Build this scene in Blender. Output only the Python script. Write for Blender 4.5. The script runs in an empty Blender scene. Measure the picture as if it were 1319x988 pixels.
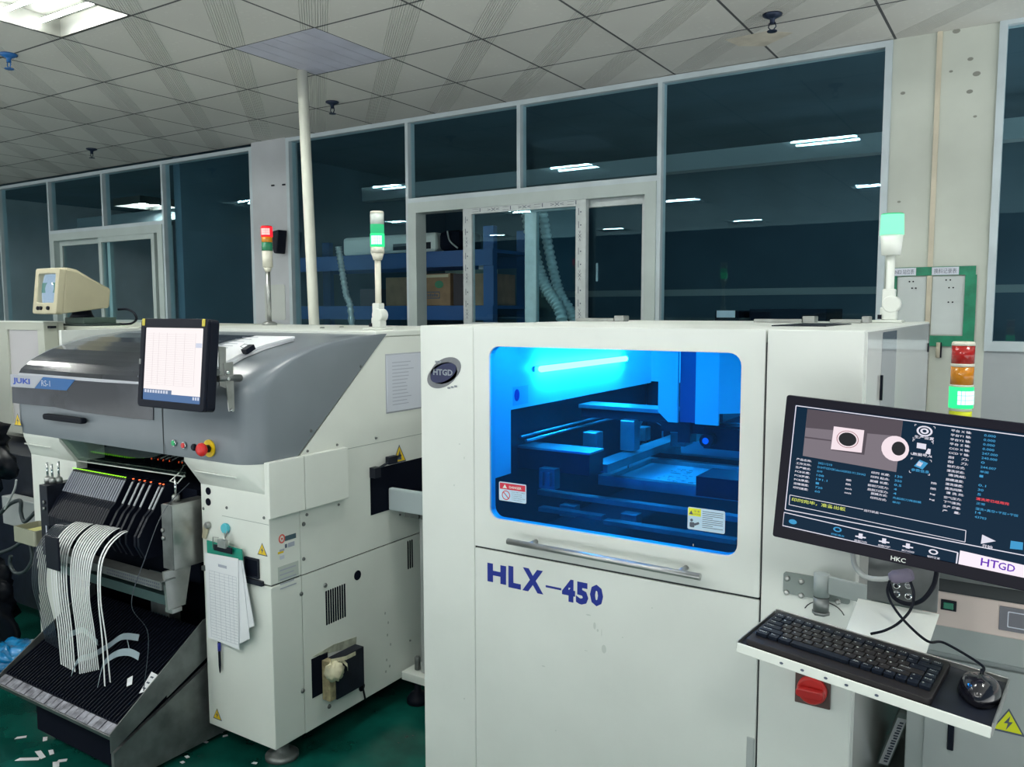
import bpy, math, random
from mathutils import Vector, Matrix
random.seed(7)
sc = bpy.context.scene
COL = sc.collection
R = math.radians
# ------------------------------------------------------------------ camera
F_PX, PITCH, YAW, ROLL, H = 1058.3, R(5.19), R(32.434), R(-.1213), 1.62
_fw = Vector((-math.sin(YAW)*math.cos(PITCH), math.cos(YAW)*math.cos(PITCH), -math.sin(PITCH)))
_rt = Vector((math.cos(YAW), math.sin(YAW), 0)); _up = _rt.cross(_fw)
_r2 = _rt*math.cos(ROLL)+_up*math.sin(ROLL); _u2 = _up*math.cos(ROLL)-_rt*math.sin(ROLL)
CAM = Vector((0, 0, H))
cd = bpy.data.cameras.new('camera'); cam = bpy.data.objects.new('camera', cd); COL.objects.link(cam)
cd.sensor_width = 36; cd.lens = 36*F_PX/1319; cd.clip_start = .05; cd.clip_end = 60
m = Matrix((_r2, _u2, -_fw)).transposed().to_4x4(); m.translation = CAM
cam.matrix_world = m; sc.camera = cam
# ------------------------------------------------------------------ world, exposure
wd = bpy.data.worlds.new('world'); sc.world = wd; wd.use_nodes = True
# added fill in place of the unbuilt hall: bright below the horizon, dim above
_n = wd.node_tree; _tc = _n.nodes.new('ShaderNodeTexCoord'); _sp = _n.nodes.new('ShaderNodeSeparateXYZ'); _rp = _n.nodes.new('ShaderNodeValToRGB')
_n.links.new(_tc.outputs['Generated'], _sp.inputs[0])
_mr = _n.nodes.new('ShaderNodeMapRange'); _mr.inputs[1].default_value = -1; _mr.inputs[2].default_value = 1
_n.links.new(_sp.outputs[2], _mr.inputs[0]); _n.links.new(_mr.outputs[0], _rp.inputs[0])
HALL_FILL = 2.3
_e = _rp.color_ramp.elements; _e[0].position = .34; _e[0].color = (.98*HALL_FILL, 1.0*HALL_FILL, .98*HALL_FILL, 1); _e[1].position = .475; _e[1].color = (.06, .12, .16, 1)
_m = _rp.color_ramp.elements.new(.452); _m.color = (.60*HALL_FILL, .64*HALL_FILL, .64*HALL_FILL, 1)
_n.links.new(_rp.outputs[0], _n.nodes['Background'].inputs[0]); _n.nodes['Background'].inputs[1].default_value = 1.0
sc.view_settings.view_transform = 'Standard'; sc.view_settings.look = 'None'
sc.view_settings.exposure = .10; sc.view_settings.gamma = 1; sc.view_settings.use_curve_mapping = False
cy = sc.cycles
cy.use_denoising = True; cy.max_bounces = 8; cy.diffuse_bounces = 4; cy.glossy_bounces = 4; cy.transmission_bounces = 4
cy.transparent_max_bounces = 24; cy.sample_clamp_indirect = 5; cy.caustics_reflective = False; cy.caustics_refractive = False
TUBE = 165.0          # strength of the ceiling tubes

# ------------------------------------------------------------------ geometry helpers
def ray(x, y): return _fw+_r2*((x-659.5)/F_PX)-_u2*((y-494)/F_PX)
def P(x, y, X=None, Y=None, Z=None):                     # photo pixel -> point on an axis plane
    d = ray(x, y)
    t = X/d.x if X is not None else Y/d.y if Y is not None else (Z-H)/d.z
    return CAM+d*t
class Fr:                                                # a face: origin, right, up, outward normal
    def __init__(s, o, x, u):
        s.o = Vector(o); s.x = Vector(x).normalized(); s.u = Vector(u).normalized(); s.n = s.x.cross(s.u)
    def p(s, a, b, n=0): return s.o+s.x*a+s.u*b+s.n*n
    def at(s, px, py):                                   # where the view line through a photo pixel meets the face
        d = ray(px, py); t = (s.o-CAM).dot(s.n)/d.dot(s.n); q = CAM+d*t-s.o
        return (q.dot(s.x), q.dot(s.u))
    def sub(s, a, b, n=0, rot=0):
        c, k = math.cos(rot), math.sin(rot)
        return Fr(s.p(a, b, n), s.x*c+s.u*k, s.u*c-s.x*k)
def front(Y): return Fr((0, Y, 0), (1, 0, 0), (0, 0, 1))     # a = X, b = Z, faces the viewer
def side(X): return Fr((X, 0, 0), (0, 1, 0), (0, 0, 1))      # a = Y, b = Z, faces right
def top(Z): return Fr((0, 0, Z), (1, 0, 0), (0, 1, 0))       # a = X, b = Y, faces up
def rr(a0, a1, b0, b1, r, k=5):
    out = []
    for cx, cy_, s in ((a1-r, b1-r, 0), (a0+r, b1-r, 90), (a0+r, b0+r, 180), (a1-r, b0+r, 270)):
        for i in range(k+1):
            t = R(s+90*i/k); out.append((cx+r*math.cos(t), cy_+r*math.sin(t)))
    return out
def ell(cx, cy_, rx, ry, k=32, rot=0):
    c, s = math.cos(rot), math.sin(rot); o = []
    for i in range(k):
        t = 2*math.pi*i/k; x, y = rx*math.cos(t), ry*math.sin(t); o.append((cx+x*c-y*s, cy_+x*s+y*c))
    return o
class MB:
    def __init__(s): s.v = []; s.f = []; s.sm = []
    def add(s, vs, fs, smooth=False):
        n = len(s.v); s.v += [Vector(v) for v in vs]; s.f += [tuple(i+n for i in f) for f in fs]; s.sm += [smooth]*len(fs); return s
    def box(s, x0, x1, y0, y1, z0, z1):
        return s.add([(x, y, z) for z in (z0, z1) for y in (y0, y1) for x in (x0, x1)],
                     [(0, 2, 3, 1), (4, 5, 7, 6), (0, 1, 5, 4), (2, 6, 7, 3), (0, 4, 6, 2), (1, 3, 7, 5)])
    def fbox(s, F, a0, a1, b0, b1, n0, n1): return s.prism(F, [(a0, b0), (a1, b0), (a1, b1), (a0, b1)], n0, n1)
    def prism(s, F, pts, n0, n1, smooth=False):
        k = len(pts); vs = [F.p(a, b, n0) for a, b in pts]+[F.p(a, b, n1) for a, b in pts]
        s.add(vs, [tuple(range(k))[::-1], tuple(range(k, 2*k))]); n = len(s.v)-2*k
        s.f += [(n+i, n+(i+1) % k, n+k+(i+1) % k, n+k+i) for i in range(k)]; s.sm += [smooth]*k; return s
    def ring(s, F, outer, inner, n0, n1):
        k = len(outer); vs = [F.p(a, b, n) for n in (n0, n1) for L in (outer, inner) for a, b in L]; fs = []
        for i in range(k):
            j = (i+1) % k
            fs += [(2*k+i, 2*k+j, 3*k+j, 3*k+i), (i, k+i, k+j, j), (i, j, 2*k+j, 2*k+i), (k+i, 3*k+i, 3*k+j, k+j)]
        return s.add(vs, fs)
    def cyl(s, F, a, b, r, n0, n1, seg=20, r2=None):
        r2 = r if r2 is None else r2
        c = [(math.cos(2*math.pi*i/seg), math.sin(2*math.pi*i/seg)) for i in range(seg)]
        s.add([F.p(a+r*x, b+r*y, n0) for x, y in c]+[F.p(a+r2*x, b+r2*y, n1) for x, y in c],
              [tuple(range(seg))[::-1], tuple(range(seg, 2*seg))]); n = len(s.v)-2*seg
        s.f += [(n+i, n+(i+1) % seg, n+seg+(i+1) % seg, n+seg+i) for i in range(seg)]; s.sm += [True]*seg; return s
    def lathe(s, F, a, b, prof, seg=24):                 # prof: (radius, height along the normal)
        vs = [F.p(a+r*math.cos(2*math.pi*i/seg), b+r*math.sin(2*math.pi*i/seg), h) for r, h in prof for i in range(seg)]
        fs = [(k*seg+i, k*seg+(i+1) % seg, (k+1)*seg+(i+1) % seg, (k+1)*seg+i) for k in range(len(prof)-1) for i in range(seg)]
        s.add(vs, fs, True); n = len(s.v)-len(vs)
        s.f += [tuple(n+i for i in range(seg))[::-1], tuple(n+(len(prof)-1)*seg+i for i in range(seg))]; s.sm += [False]*2; return s
    def tube(s, pts, r, seg=8):
        pts = [Vector(p) for p in pts]; vs = []; nx = None
        for i, p in enumerate(pts):
            d = (pts[min(i+1, len(pts)-1)]-pts[max(i-1, 0)]).normalized()
            if nx is None:
                nx = d.cross(Vector((0, 0, 1)))
                if nx.length < .01: nx = Vector((1, 0, 0))
            nx = (nx-d*nx.dot(d)).normalized(); ny = d.cross(nx); q = r[i] if isinstance(r, (list, tuple)) else r
            vs += [p+nx*q*math.cos(2*math.pi*k/seg)+ny*q*math.sin(2*math.pi*k/seg) for k in range(seg)]
        fs = [(i*seg+k, i*seg+(k+1) % seg, (i+1)*seg+(k+1) % seg, (i+1)*seg+k) for i in range(len(pts)-1) for k in range(seg)]
        s.add(vs, fs, True); n = len(s.v)-len(vs)
        s.f += [tuple(n+i for i in range(seg))[::-1], tuple(n+len(vs)-seg+i for i in range(seg))]; s.sm += [False]*2; return s
    def ribbon(s, pts, wdir, w, t=.0008):
        pts = [Vector(p) for p in pts]; wv = Vector(wdir).normalized()*w/2; vs = []
        for i, p in enumerate(pts):
            d = (pts[min(i+1, len(pts)-1)]-pts[max(i-1, 0)]).normalized(); n = d.cross(wv).normalized()*t/2
            vs += [p-wv-n, p+wv-n, p+wv+n, p-wv+n]
        fs = [(i*4+k, i*4+(k+1) % 4, (i+1)*4+(k+1) % 4, (i+1)*4+k) for i in range(len(pts)-1) for k in range(4)]
        fs += [(3, 2, 1, 0), tuple(len(vs)-4+k for k in range(4))]
        return s.add(vs, fs, False)
    def build(s, name, mat, parent=None, bevel=0, seg=2, solid=0, sub=0):
        me = bpy.data.meshes.new(name); me.from_pydata([tuple(v) for v in s.v], [], s.f)
        for p, k in zip(me.polygons, s.sm): p.use_smooth = k
        me.materials.append(mat); me.validate(); me.update()
        o = bpy.data.objects.new(name, me); COL.objects.link(o)
        if parent is not None:
            o.parent = parent
            if parent.type == 'EMPTY' and parent.get('_w', 1): o.matrix_parent_inverse = parent.matrix_basis.inverted()
        if solid: md = o.modifiers.new('s', 'SOLIDIFY'); md.thickness = solid; md.offset = 0
        if bevel: md = o.modifiers.new('b', 'BEVEL'); md.width = bevel; md.segments = seg; md.limit_method = 'ANGLE'; md.angle_limit = R(40)
        if sub: md = o.modifiers.new('u', 'SUBSURF'); md.levels = md.render_levels = sub
        return o
def curve(pts, n=8):                                     # Catmull-Rom through points
    pts = [Vector(p) for p in pts]; out = []
    for i in range(len(pts)-1):
        a, b, c, d = pts[max(i-1, 0)], pts[i], pts[i+1], pts[min(i+2, len(pts)-1)]
        for k in range(n):
            t = k/n; out.append(.5*((2*b)+(c-a)*t+(2*a-5*b+4*c-d)*t*t+(3*b-a-3*c+d)*t**3))
    return out+[pts[-1]]
_tc = {}
def glyphs(s, bold):
    if (s, bold) not in _tc:
        c = bpy.data.curves.new('t', 'FONT'); c.body = s; c.offset = bold; c.resolution_u = 2
        o = bpy.data.objects.new('t', c); COL.objects.link(o)
        me = bpy.data.meshes.new_from_object(o.evaluated_get(bpy.context.evaluated_depsgraph_get()))
        vs = [v.co.copy() for v in me.vertices]; fs = [tuple(p.vertices) for p in me.polygons]
        bpy.data.objects.remove(o); bpy.data.curves.remove(c); bpy.data.meshes.remove(me); _tc[(s, bold)] = (vs, fs)
    return _tc[(s, bold)]
def text(mb, F, s, a0, b0, w, h, n=.0006, bold=0, slant=0):   # lettering fitted to a w x h box whose lower left is (a0, b0)
    vs, fs = glyphs(s, bold)
    if not vs: return mb
    x0, x1 = min(v.x for v in vs), max(v.x for v in vs); y0, y1 = min(v.y for v in vs), max(v.y for v in vs)
    kx = (w if w else h*(x1-x0)/(y1-y0))/(x1-x0); ky = h/(y1-y0)
    return mb.add([F.p(a0+(v.x-x0)*kx+(v.y-y0)*ky*slant, b0+(v.y-y0)*ky, n) for v in vs], fs)
# ------------------------------------------------------------------ object bookkeeping
def tag(o, label=None, cat=None, group=None, kind=None):
    if label: o['label'] = label
    if cat: o['category'] = cat
    if group: o['group'] = group
    if kind: o['kind'] = kind
    return o
def thing(name, loc, label, cat, group=None, kind=None):
    o = bpy.data.objects.new(name, None); COL.objects.link(o); o.location = loc; o.empty_display_size = .05
    return tag(o, label, cat, group, kind)
def dup(root, loc, label=None, rotz=None):
    r = root.copy(); COL.objects.link(r); r.location = loc
    if rotz is not None: r.rotation_euler.z = rotz
    if label: r['label'] = label
    for ch in list(root.children):
        c = ch.copy(); COL.objects.link(c); c.parent = r
        for g in list(ch.children):
            d = g.copy(); COL.objects.link(d); d.parent = c
    return r
# ------------------------------------------------------------------ materials
def mat(name, col, rough=.5, metal=0, emit=None, es=0, var=0, vs=8, bump=0, bs=200, spec=.5, coat=0):
    mt = bpy.data.materials.new(name); mt.use_nodes = True; nt = mt.node_tree; b = nt.nodes['Principled BSDF']; L = nt.links
    b.inputs['Base Color'].default_value = (*col, 1); b.inputs['Roughness'].default_value = rough
    b.inputs['Metallic'].default_value = metal; b.inputs['Specular IOR Level'].default_value = spec
    if coat: b.inputs['Coat Weight'].default_value = coat
    if emit: b.inputs['Emission Color'].default_value = (*emit, 1); b.inputs['Emission Strength'].default_value = es
    if var or bump:
        tc = nt.nodes.new('ShaderNodeTexCoord')
    if var:
        nz = nt.nodes.new('ShaderNodeTexNoise'); nz.inputs['Scale'].default_value = vs; nz.inputs['Detail'].default_value = 6
        rp = nt.nodes.new('ShaderNodeValToRGB'); e = rp.color_ramp.elements
        e[0].position = .35; e[1].position = .65
        e[0].color = (*[c*(1-var) for c in col], 1); e[1].color = (*[min(1, c*(1+var*.5)) for c in col], 1)
        L.new(tc.outputs['Object'], nz.inputs['Vector']); L.new(nz.outputs['Fac'], rp.inputs[0]); L.new(rp.outputs[0], b.inputs['Base Color'])
    if bump:
        nb = nt.nodes.new('ShaderNodeTexNoise'); nb.inputs['Scale'].default_value = bs; bp = nt.nodes.new('ShaderNodeBump'); bp.inputs['Strength'].default_value = bump
        L.new(tc.outputs['Object'], nb.inputs['Vector']); L.new(nb.outputs['Fac'], bp.inputs['Height']); L.new(bp.outputs[0], b.inputs['Normal'])
    return mt
def glass(name, tint, refl=(1, 1, 1), base=.045, rough=0.0):
    mt = bpy.data.materials.new(name); mt.use_nodes = True; nt = mt.node_tree; L = nt.links; nt.nodes.clear()
    out = nt.nodes.new('ShaderNodeOutputMaterial'); mx = nt.nodes.new('ShaderNodeMixShader')
    tr = nt.nodes.new('ShaderNodeBsdfTransparent'); gl = nt.nodes.new('ShaderNodeBsdfGlossy')
    tr.inputs[0].default_value = (*tint, 1); gl.inputs['Color'].default_value = (*refl, 1); gl.inputs['Roughness'].default_value = rough
    lw = nt.nodes.new('ShaderNodeLayerWeight'); lw.inputs[0].default_value = .5
    pw = nt.nodes.new('ShaderNodeMath'); pw.operation = 'POWER'; pw.inputs[1].default_value = 5
    ma = nt.nodes.new('ShaderNodeMath'); ma.operation = 'MULTIPLY_ADD'; ma.inputs[1].default_value = 1-base; ma.inputs[2].default_value = base
    L.new(lw.outputs['Facing'], pw.inputs[0]); L.new(pw.outputs[0], ma.inputs[0])
    ge = nt.nodes.new('ShaderNodeNewGeometry'); fr = nt.nodes.new('ShaderNodeMath'); fr.operation = 'MULTIPLY'; iv = nt.nodes.new('ShaderNodeMath'); iv.operation = 'SUBTRACT'; iv.inputs[0].default_value = 1   # the pane's two faces count once
    L.new(ge.outputs['Backfacing'], iv.inputs[1]); L.new(ma.outputs[0], fr.inputs[0]); L.new(iv.outputs[0], fr.inputs[1]); L.new(fr.outputs[0], mx.inputs[0])
    L.new(tr.outputs[0], mx.inputs[1]); L.new(gl.outputs[0], mx.inputs[2]); L.new(mx.outputs[0], out.inputs[0])
    return mt
def emis(name, col, s): return mat(name, (0, 0, 0), .6, emit=col, es=s, spec=.2)
M = dict(
    white=mat('white_powder_coat', (.72, .75, .72), .42, var=.05, vs=3),
    jwhite=mat('ivory_powder_coat', (.78, .81, .765), .42, var=.05, vs=3),
    seam=mat('dark_seam', (.02, .025, .03), .6),
    grey=mat('grey_hood_paint', (.185, .212, .242), .30, var=.06, vs=4),
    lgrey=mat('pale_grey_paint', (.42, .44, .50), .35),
    smoke=mat('smoked_acrylic', (.055, .062, .080), .12, spec=.45, var=.5, vs=2.5),
    black=mat('black_plastic', (.007, .009, .018), .38, spec=.18),
    rubber=mat('black_rubber', (.006, .008, .015), .55, spec=.15),
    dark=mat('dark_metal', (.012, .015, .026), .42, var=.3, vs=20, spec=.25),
    navy=mat('black_cloth', (.004, .006, .014), .8, spec=.1),
    steel=mat('brushed_steel', (.46, .47, .46), .32, metal=.85, var=.2, vs=14),
    dsteel=mat('dull_steel', (.20, .215, .215), .42, metal=.6, var=.3, vs=12),
    chrome=mat('chrome', (.75, .78, .8), .15, metal=1),
    alu=mat('aluminium_frame', (.50, .58, .62), .45, var=.08, vs=5),
    upvc=mat('pale_window_profile', (.45, .52, .51), .45, var=.06, vs=5),
    film=mat('printed_film', (.52, .57, .58), .4, var=.08, vs=20),
    plaster=mat('painted_plaster', (.54, .575, .52), .75, var=.14, vs=1.6, bump=.04, bs=60),
    plaster2=mat('lilac_plaster', (.50, .52, .55), .75, var=.12, vs=2.0),
    lowwall=mat('grey_wall_paint', (.40, .435, .46), .7, var=.08, vs=2),
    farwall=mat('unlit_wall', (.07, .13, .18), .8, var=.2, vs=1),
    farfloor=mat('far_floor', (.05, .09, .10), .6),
    floor=mat('green_epoxy', (.004, .085, .066), .22, var=.35, vs=6),
    glass=glass('window_glass', (.86, .96, .985), (.42, .82, 1), .042),
    blueglass=glass('blue_acrylic', (.070, .545, .985), (.10, .40, 1), .018),
    clear=glass('clear_acrylic', (.86, .92, .90), (.9, 1, .95), .10),
    tape=mat('white_cover_tape', (.88, .90, .91), .45),
    dtape=mat('dark_carrier_tape', (.03, .04, .055), .3),
    film2=mat('translucent_tape', (.42, .52, .58), .3, coat=.3),
    paper=mat('paper', (.80, .82, .86), .7), paper2=mat('pale_paper', (.62, .65, .74), .7),
    ink=mat('ink', (.09, .11, .16), .7), inkl=mat('pale_ink', (.40, .43, .52), .7),
    yellow=mat('warning_yellow', (.82, .56, .01), .45), byellow=mat('bright_yellow', (.75, .78, .02), .45),
    red=mat('red_plastic', (.70, .02, .02), .3), dred=mat('danger_red', (.62, .015, .05), .4),
    blueink=mat('navy_lettering', (.006, .022, .27), .4), pblue=mat('process_blue', (.015, .12, .36), .35), jblue=mat('logo_blue', (.01, .06, .42), .4),
    cyan=mat('turquoise_plastic', (.10, .55, .66), .35), teal=mat('green_board', (.01, .28, .20), .4),
    bag=mat('blue_plastic_film', (.005, .22, .52), .25, var=.3, vs=25, coat=.5), bbag=mat('black_plastic_film', (.003, .005, .010), .36, spec=.22),
    beige=mat('beige_plastic', (.54, .50, .35), .45, var=.08, vs=6), dbeige=mat('beige_painted_metal', (.55, .57, .50), .45, var=.05, vs=3),
    green=mat('green_tape', (.005, .22, .115), .4, var=.25, vs=18), pipe=mat('ivory_pipe', (.68, .70, .62), .4, var=.06, vs=4),
    conduit=mat('yellowed_trunking', (.56, .51, .40), .5, var=.12, vs=8), rack=mat('blue_rack_paint', (.012, .085, .28), .45),
    card=mat('cardboard', (.30, .19, .11), .8, var=.15, vs=10), dcard=mat('dark_cardboard', (.06, .05, .06), .8),
    duct=mat('ribbed_duct', (.58, .62, .62), .35, metal=.3), pink=mat('pale_pink_paint', (.70, .58, .54), .42, var=.04, vs=4),
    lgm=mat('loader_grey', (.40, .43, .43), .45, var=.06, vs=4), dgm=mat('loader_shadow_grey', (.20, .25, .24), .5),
    sprk=mat('dark_brass', (.02, .03, .06), .4, metal=.5), pvc=mat('lilac_pvc_panel', (.47, .48, .58), .4, var=.08, vs=6),
    lensr=mat('red_lens', (.42, .012, .010), .2, coat=.4), lensa=mat('amber_lens', (.62, .22, .005), .2, coat=.4), lensg=mat('green_lens', (.01, .20, .09), .2, coat=.4),
    lensw=mat('frosted_lens', (.62, .68, .64), .25, coat=.4), cream=mat('cream_plastic', (.70, .68, .58), .4), wplas=mat('white_plastic', (.76, .79, .75), .4),
    trof=mat('light_housing_grey', (.030, .032, .028), .5),
    stk=mat('pale_sticker', (.50, .68, .84), .4), gloss=mat('gloss_white_paint', (.72, .73, .71), .16, coat=.5), armgrey=mat('arm_grey_paint', (.36, .40, .40), .4),
    e_tube=emis('lit_tube', (.97, 1, .94), TUBE), e_tubew=emis('lit_warm_tube', (1, .88, .84), TUBE), e_led=emis('lit_white_led', (.85, .96, 1), 130), e_strip=emis('lit_led_strip', (.80, .96, 1), 44),
    e_green=emis('lit_green_lens', (.035, 1, .30), 1.15), e_greenb=emis('lit_green_core', (.45, 1, .78), 2.2), e_greend=emis('dim_green_lens', (.05, .75, .30), .75),
    e_red=emis('lit_red_lens', (1, .012, .025), 1.6), e_redb=emis('lit_red_core', (1, .30, .28), 2.4),
    e_ledg=emis('green_led', (.34, 1, .03), 1.8), e_ledr=emis('red_led', (1, .10, .03), 4),
)
# ------------------------------------------------------------------ ceiling material
def ceiling_mat():
    mt = bpy.data.materials.new('ceiling_tiles'); mt.use_nodes = True; nt = mt.node_tree; L = nt.links; b = nt.nodes['Principled BSDF']
    def nd(t, **k):
        n = nt.nodes.new(t)
        for a, v in k.items(): setattr(n, a, v)
        return n
    def mth(op, a, b_=None, c=None):
        n = nd('ShaderNodeMath', operation=op)
        for i, v in enumerate((a, b_, c)):
            if v is None: continue
            if isinstance(v, (int, float)): n.inputs[i].default_value = v
            else: L.new(v, n.inputs[i])
        return n.outputs[0]
    tc = nd('ShaderNodeTexCoord'); sp = nd('ShaderNodeSeparateXYZ'); L.new(tc.outputs['Object'], sp.inputs[0])
    x = mth('DIVIDE', mth('ADD', sp.outputs[0], 3.13+61), .61); y = mth('DIVIDE', mth('ADD', sp.outputs[1], -3.08+60), .60)
    u = mth('FRACT', x); v = mth('FRACT', y)
    du = mth('MINIMUM', u, mth('SUBTRACT', 1.0, u)); dv = mth('MINIMUM', v, mth('SUBTRACT', 1.0, v)); e = mth('MINIMUM', du, dv)
    gap = mth('LESS_THAN', e, .011)
    s = mth('FRACT', mth('ADD', u, v)); ds = mth('MINIMUM', s, mth('SUBTRACT', 1.0, s))       # 0 on the diagonal
    band = mth('LESS_THAN', ds, .17)
    st = mth('SINE', mth('MULTIPLY', ds, 235.0))
    cell = nd('ShaderNodeTexVoronoi', feature='F1'); cell.inputs['Scale'].default_value = 26; cell.inputs['Randomness'].default_value = .35
    L.new(tc.outputs['Object'], cell.inputs['Vector'])
    dim = mth('LESS_THAN', cell.outputs['Distance'], .38)
    nz = nd('ShaderNodeTexNoise'); nz.inputs['Scale'].default_value = 5; L.new(tc.outputs['Object'], nz.inputs['Vector'])
    dimv = mth('MULTIPLY', dim, mth('GREATER_THAN', nz.outputs['Fac'], .47))
    hgt = mth('ADD', mth('MULTIPLY', band, mth('MULTIPLY', st, .8)), mth('MULTIPLY', mth('SUBTRACT', 1.0, band), dimv))
    bp = nd('ShaderNodeBump'); bp.inputs['Strength'].default_value = .6; bp.inputs['Distance'].default_value = .006
    L.new(hgt, bp.inputs['Height']); L.new(bp.outputs[0], b.inputs['Normal'])
    wn = nd('ShaderNodeTexWhiteNoise', noise_dimensions='2D'); cb = nd('ShaderNodeCombineXYZ')
    L.new(mth('FLOOR', x), cb.inputs[0]); L.new(mth('FLOOR', y), cb.inputs[1]); L.new(cb.outputs[0], wn.inputs['Vector'])
    tone = mth('ADD', .93, mth('MULTIPLY', wn.outputs['Value'], .12))
    tone = mth('ADD', tone, mth('MULTIPLY', hgt, .05))
    big = nd('ShaderNodeTexNoise'); big.inputs['Scale'].default_value = .9; L.new(tc.outputs['Object'], big.inputs['Vector'])
    tone = mth('MULTIPLY', tone, mth('ADD', .80, mth('MULTIPLY', big.outputs['Fac'], .36)))
    mx = nd('ShaderNodeMix', data_type='RGBA'); mx.inputs['A'].default_value = (.57, .57, .54, 1); mx.inputs['B'].default_value = (.07, .075, .08, 1)
    L.new(gap, mx.inputs['Factor'])
    vm = nd('ShaderNodeVectorMath', operation='SCALE'); L.new(mx.outputs['Result'], vm.inputs[0]); L.new(tone, vm.inputs['Scale'])
    L.new(vm.outputs[0], b.inputs['Base Color']); b.inputs['Roughness'].default_value = .75
    return mt
# ------------------------------------------------------------------ room shell
S = 'structure'
CZ = 3.03; WY = 4.88
GX = lambda k: -3.13+.61*k
GY = lambda j: 3.08+.60*j
tag(MB().box(-13, 1.3, -1.0, 9.2, -.05, 0).build('floor', M['floor']), kind=S)
LIGHT_X, LIGHT_Y = (-10, -6, -2, 2, 6), (-2, -7, -12)
holes = {(i, j) for i in LIGHT_X for j in LIGHT_Y} | {(-1, 0)}
cb = MB()
for i in range(-16, 10):
    for j in range(-13, 3):
        if (i, j) not in holes:
            cb.add([(GX(i), GY(j), CZ), (GX(i), GY(j+1), CZ), (GX(i+1), GY(j+1), CZ), (GX(i+1), GY(j), CZ)], [(0, 1, 2, 3)])
tag(cb.build('ceiling', ceiling_mat()), kind=S)
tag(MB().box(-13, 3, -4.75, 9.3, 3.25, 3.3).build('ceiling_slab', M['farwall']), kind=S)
tag(MB().box(-13.1, -12.9, -4.75, 9.2, 0, 3.25).build('wall_left', M['plaster2']), kind=S)
tag(MB().box(2.97, 3.1, 4.86, 9.2, 0, 3.25).build('wall_right', M['plaster']), kind=S)
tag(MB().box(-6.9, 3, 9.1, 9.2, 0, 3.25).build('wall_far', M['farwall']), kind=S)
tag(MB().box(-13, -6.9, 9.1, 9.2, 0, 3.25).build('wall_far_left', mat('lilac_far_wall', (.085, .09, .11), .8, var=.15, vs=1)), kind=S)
tag(MB().box(-13, -5.70, 4.86, 4.95, 0, 1.42).box(-5.283, -.70, 4.86, 4.95, 0, 1.42).build('wall_back', M['lowwall']), kind=S)
tag(MB().box(-.216, 3, 4.86, 4.95, 0, 1.40).build('wall_back_right', M['lowwall']), kind=S)
tag(MB().box(-5.70, -5.283, 4.84, 4.97, 0, 3.03).build('wall_pillar', M['plaster2']), kind=S)
tag(MB().box(-.70, -.216, 4.86, 4.97, 0, 3.06).build('wall_plaster', M['plaster']), kind=S)
tag(MB().box(-13, 3, 7.45, 7.6, 2.90, 3.06).build('trim_beam', mat('beam_paint', (.30, .38, .41), .7)), kind=S)
tag(MB().box(-4.4, 3, 7.5, 7.56, 1.74, 1.80).build('trim_rail', mat('rail_paint', (.26, .34, .36), .6)), kind=S)
def bar(mb, x0, x1, z0, z1, y0=4.84, y1=4.92): return mb.box(x0, x1, y0, y1, z0, z1)
def pane(par, x0, x1, z0, z1, y=4.88, name='pane'):
    return MB().box(x0, x1, y-.003, y+.003, z0, z1).build(name, M['glass'], par)
def sash(par, x0, x1, z0, z1, y, w=.055, mt='film', wl=None, wr=None):
    wl = w if wl is None else wl; wr = w if wr is None else wr
    o = MB().box(x0, x0+wl, y-.02, y+.02, z0, z1).box(x1-wr, x1, y-.02, y+.02, z0, z1).box(x0+wl, x1-wr, y-.02, y+.02, z1-w, z1).box(x0+wl, x1-wr, y-.02, y+.02, z0, z0+w).build('sash', M[mt], par)
    MB().box(x0+wl, x1-wr, y-.003, y+.003, z0+w, z1-w).build('pane', M['glass'], o)
    return o
MW = .0135
def bay(name, x0, x1, z0, z1, mulls, slide=None):
    w = thing(name, ((x0+x1)/2, 4.88, z0), None, None, kind=S)
    f = MB(); bar(f, x0, x1, z1-.032, z1); bar(f, x0, x1, z0, z0+.05)
    bar(f, x0, x0+.035, z0+.05, z1-.032); bar(f, x1-.035, x1, z0+.05, z1-.032)
    for mx in mulls:
        lo = slide[3]+.035 if slide and slide[0] < mx < slide[1] else z0+.05
        bar(f, mx-MW, mx+MW, lo, z1-.032)
    if slide: bar(f, slide[0]+MW, slide[1]-MW, slide[3], slide[3]+.035)
    f.build('frame', M['alu'], w)
    xs = [x0+.035]+[q for mx in mulls for q in (mx-MW, mx+MW)]+[x1-.035]
    for a, b in zip(xs[::2], xs[1::2]):
        inside = slide and slide[0]-.03 < (a+b)/2 < slide[1]+.03
        pane(w, a, b, slide[3]+.035 if inside else z0+.05, z1-.032)
    if slide:
        a, b, c, d = slide[0]+MW, slide[1]-MW, z0+.05, slide[3]
        MB().box(a, a+.075, 4.83, 4.95, c, d).box(b-.075, b, 4.83, 4.95, c, d).box(a+.075, b-.075, 4.83, 4.95, d-.075, d).build('slide_frame', M['upvc'], w)
    return w
wA = bay('window_1', -12.9, -5.70, 1.42, 3.0, (-11.95, -10.95, -9.94, -8.91, -7.92, -6.95), (-8.91, -6.95, 0, 2.42))
sash(wA, -8.82, -7.90, 1.47, 2.345, 4.91, .05, 'upvc'); sash(wA, -8.02, -7.10, 1.47, 2.345, 4.86, .05, 'upvc')
wB = bay('window_2', -5.283, -.70, 1.42, 3.025, (-4.0, -3.02, -2.0), (-4.0, -2.0, 0, 2.405))
s1 = sash(wB, -3.485, -2.50, 1.47, 2.345, 4.855, .055, 'film', wl=.075, wr=.075)
s2 = sash(wB, -3.00, -2.075, 1.47, 2.335, 4.91, .055, 'film', wl=.09)
F48 = front(4.834)
mk = MB()
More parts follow.
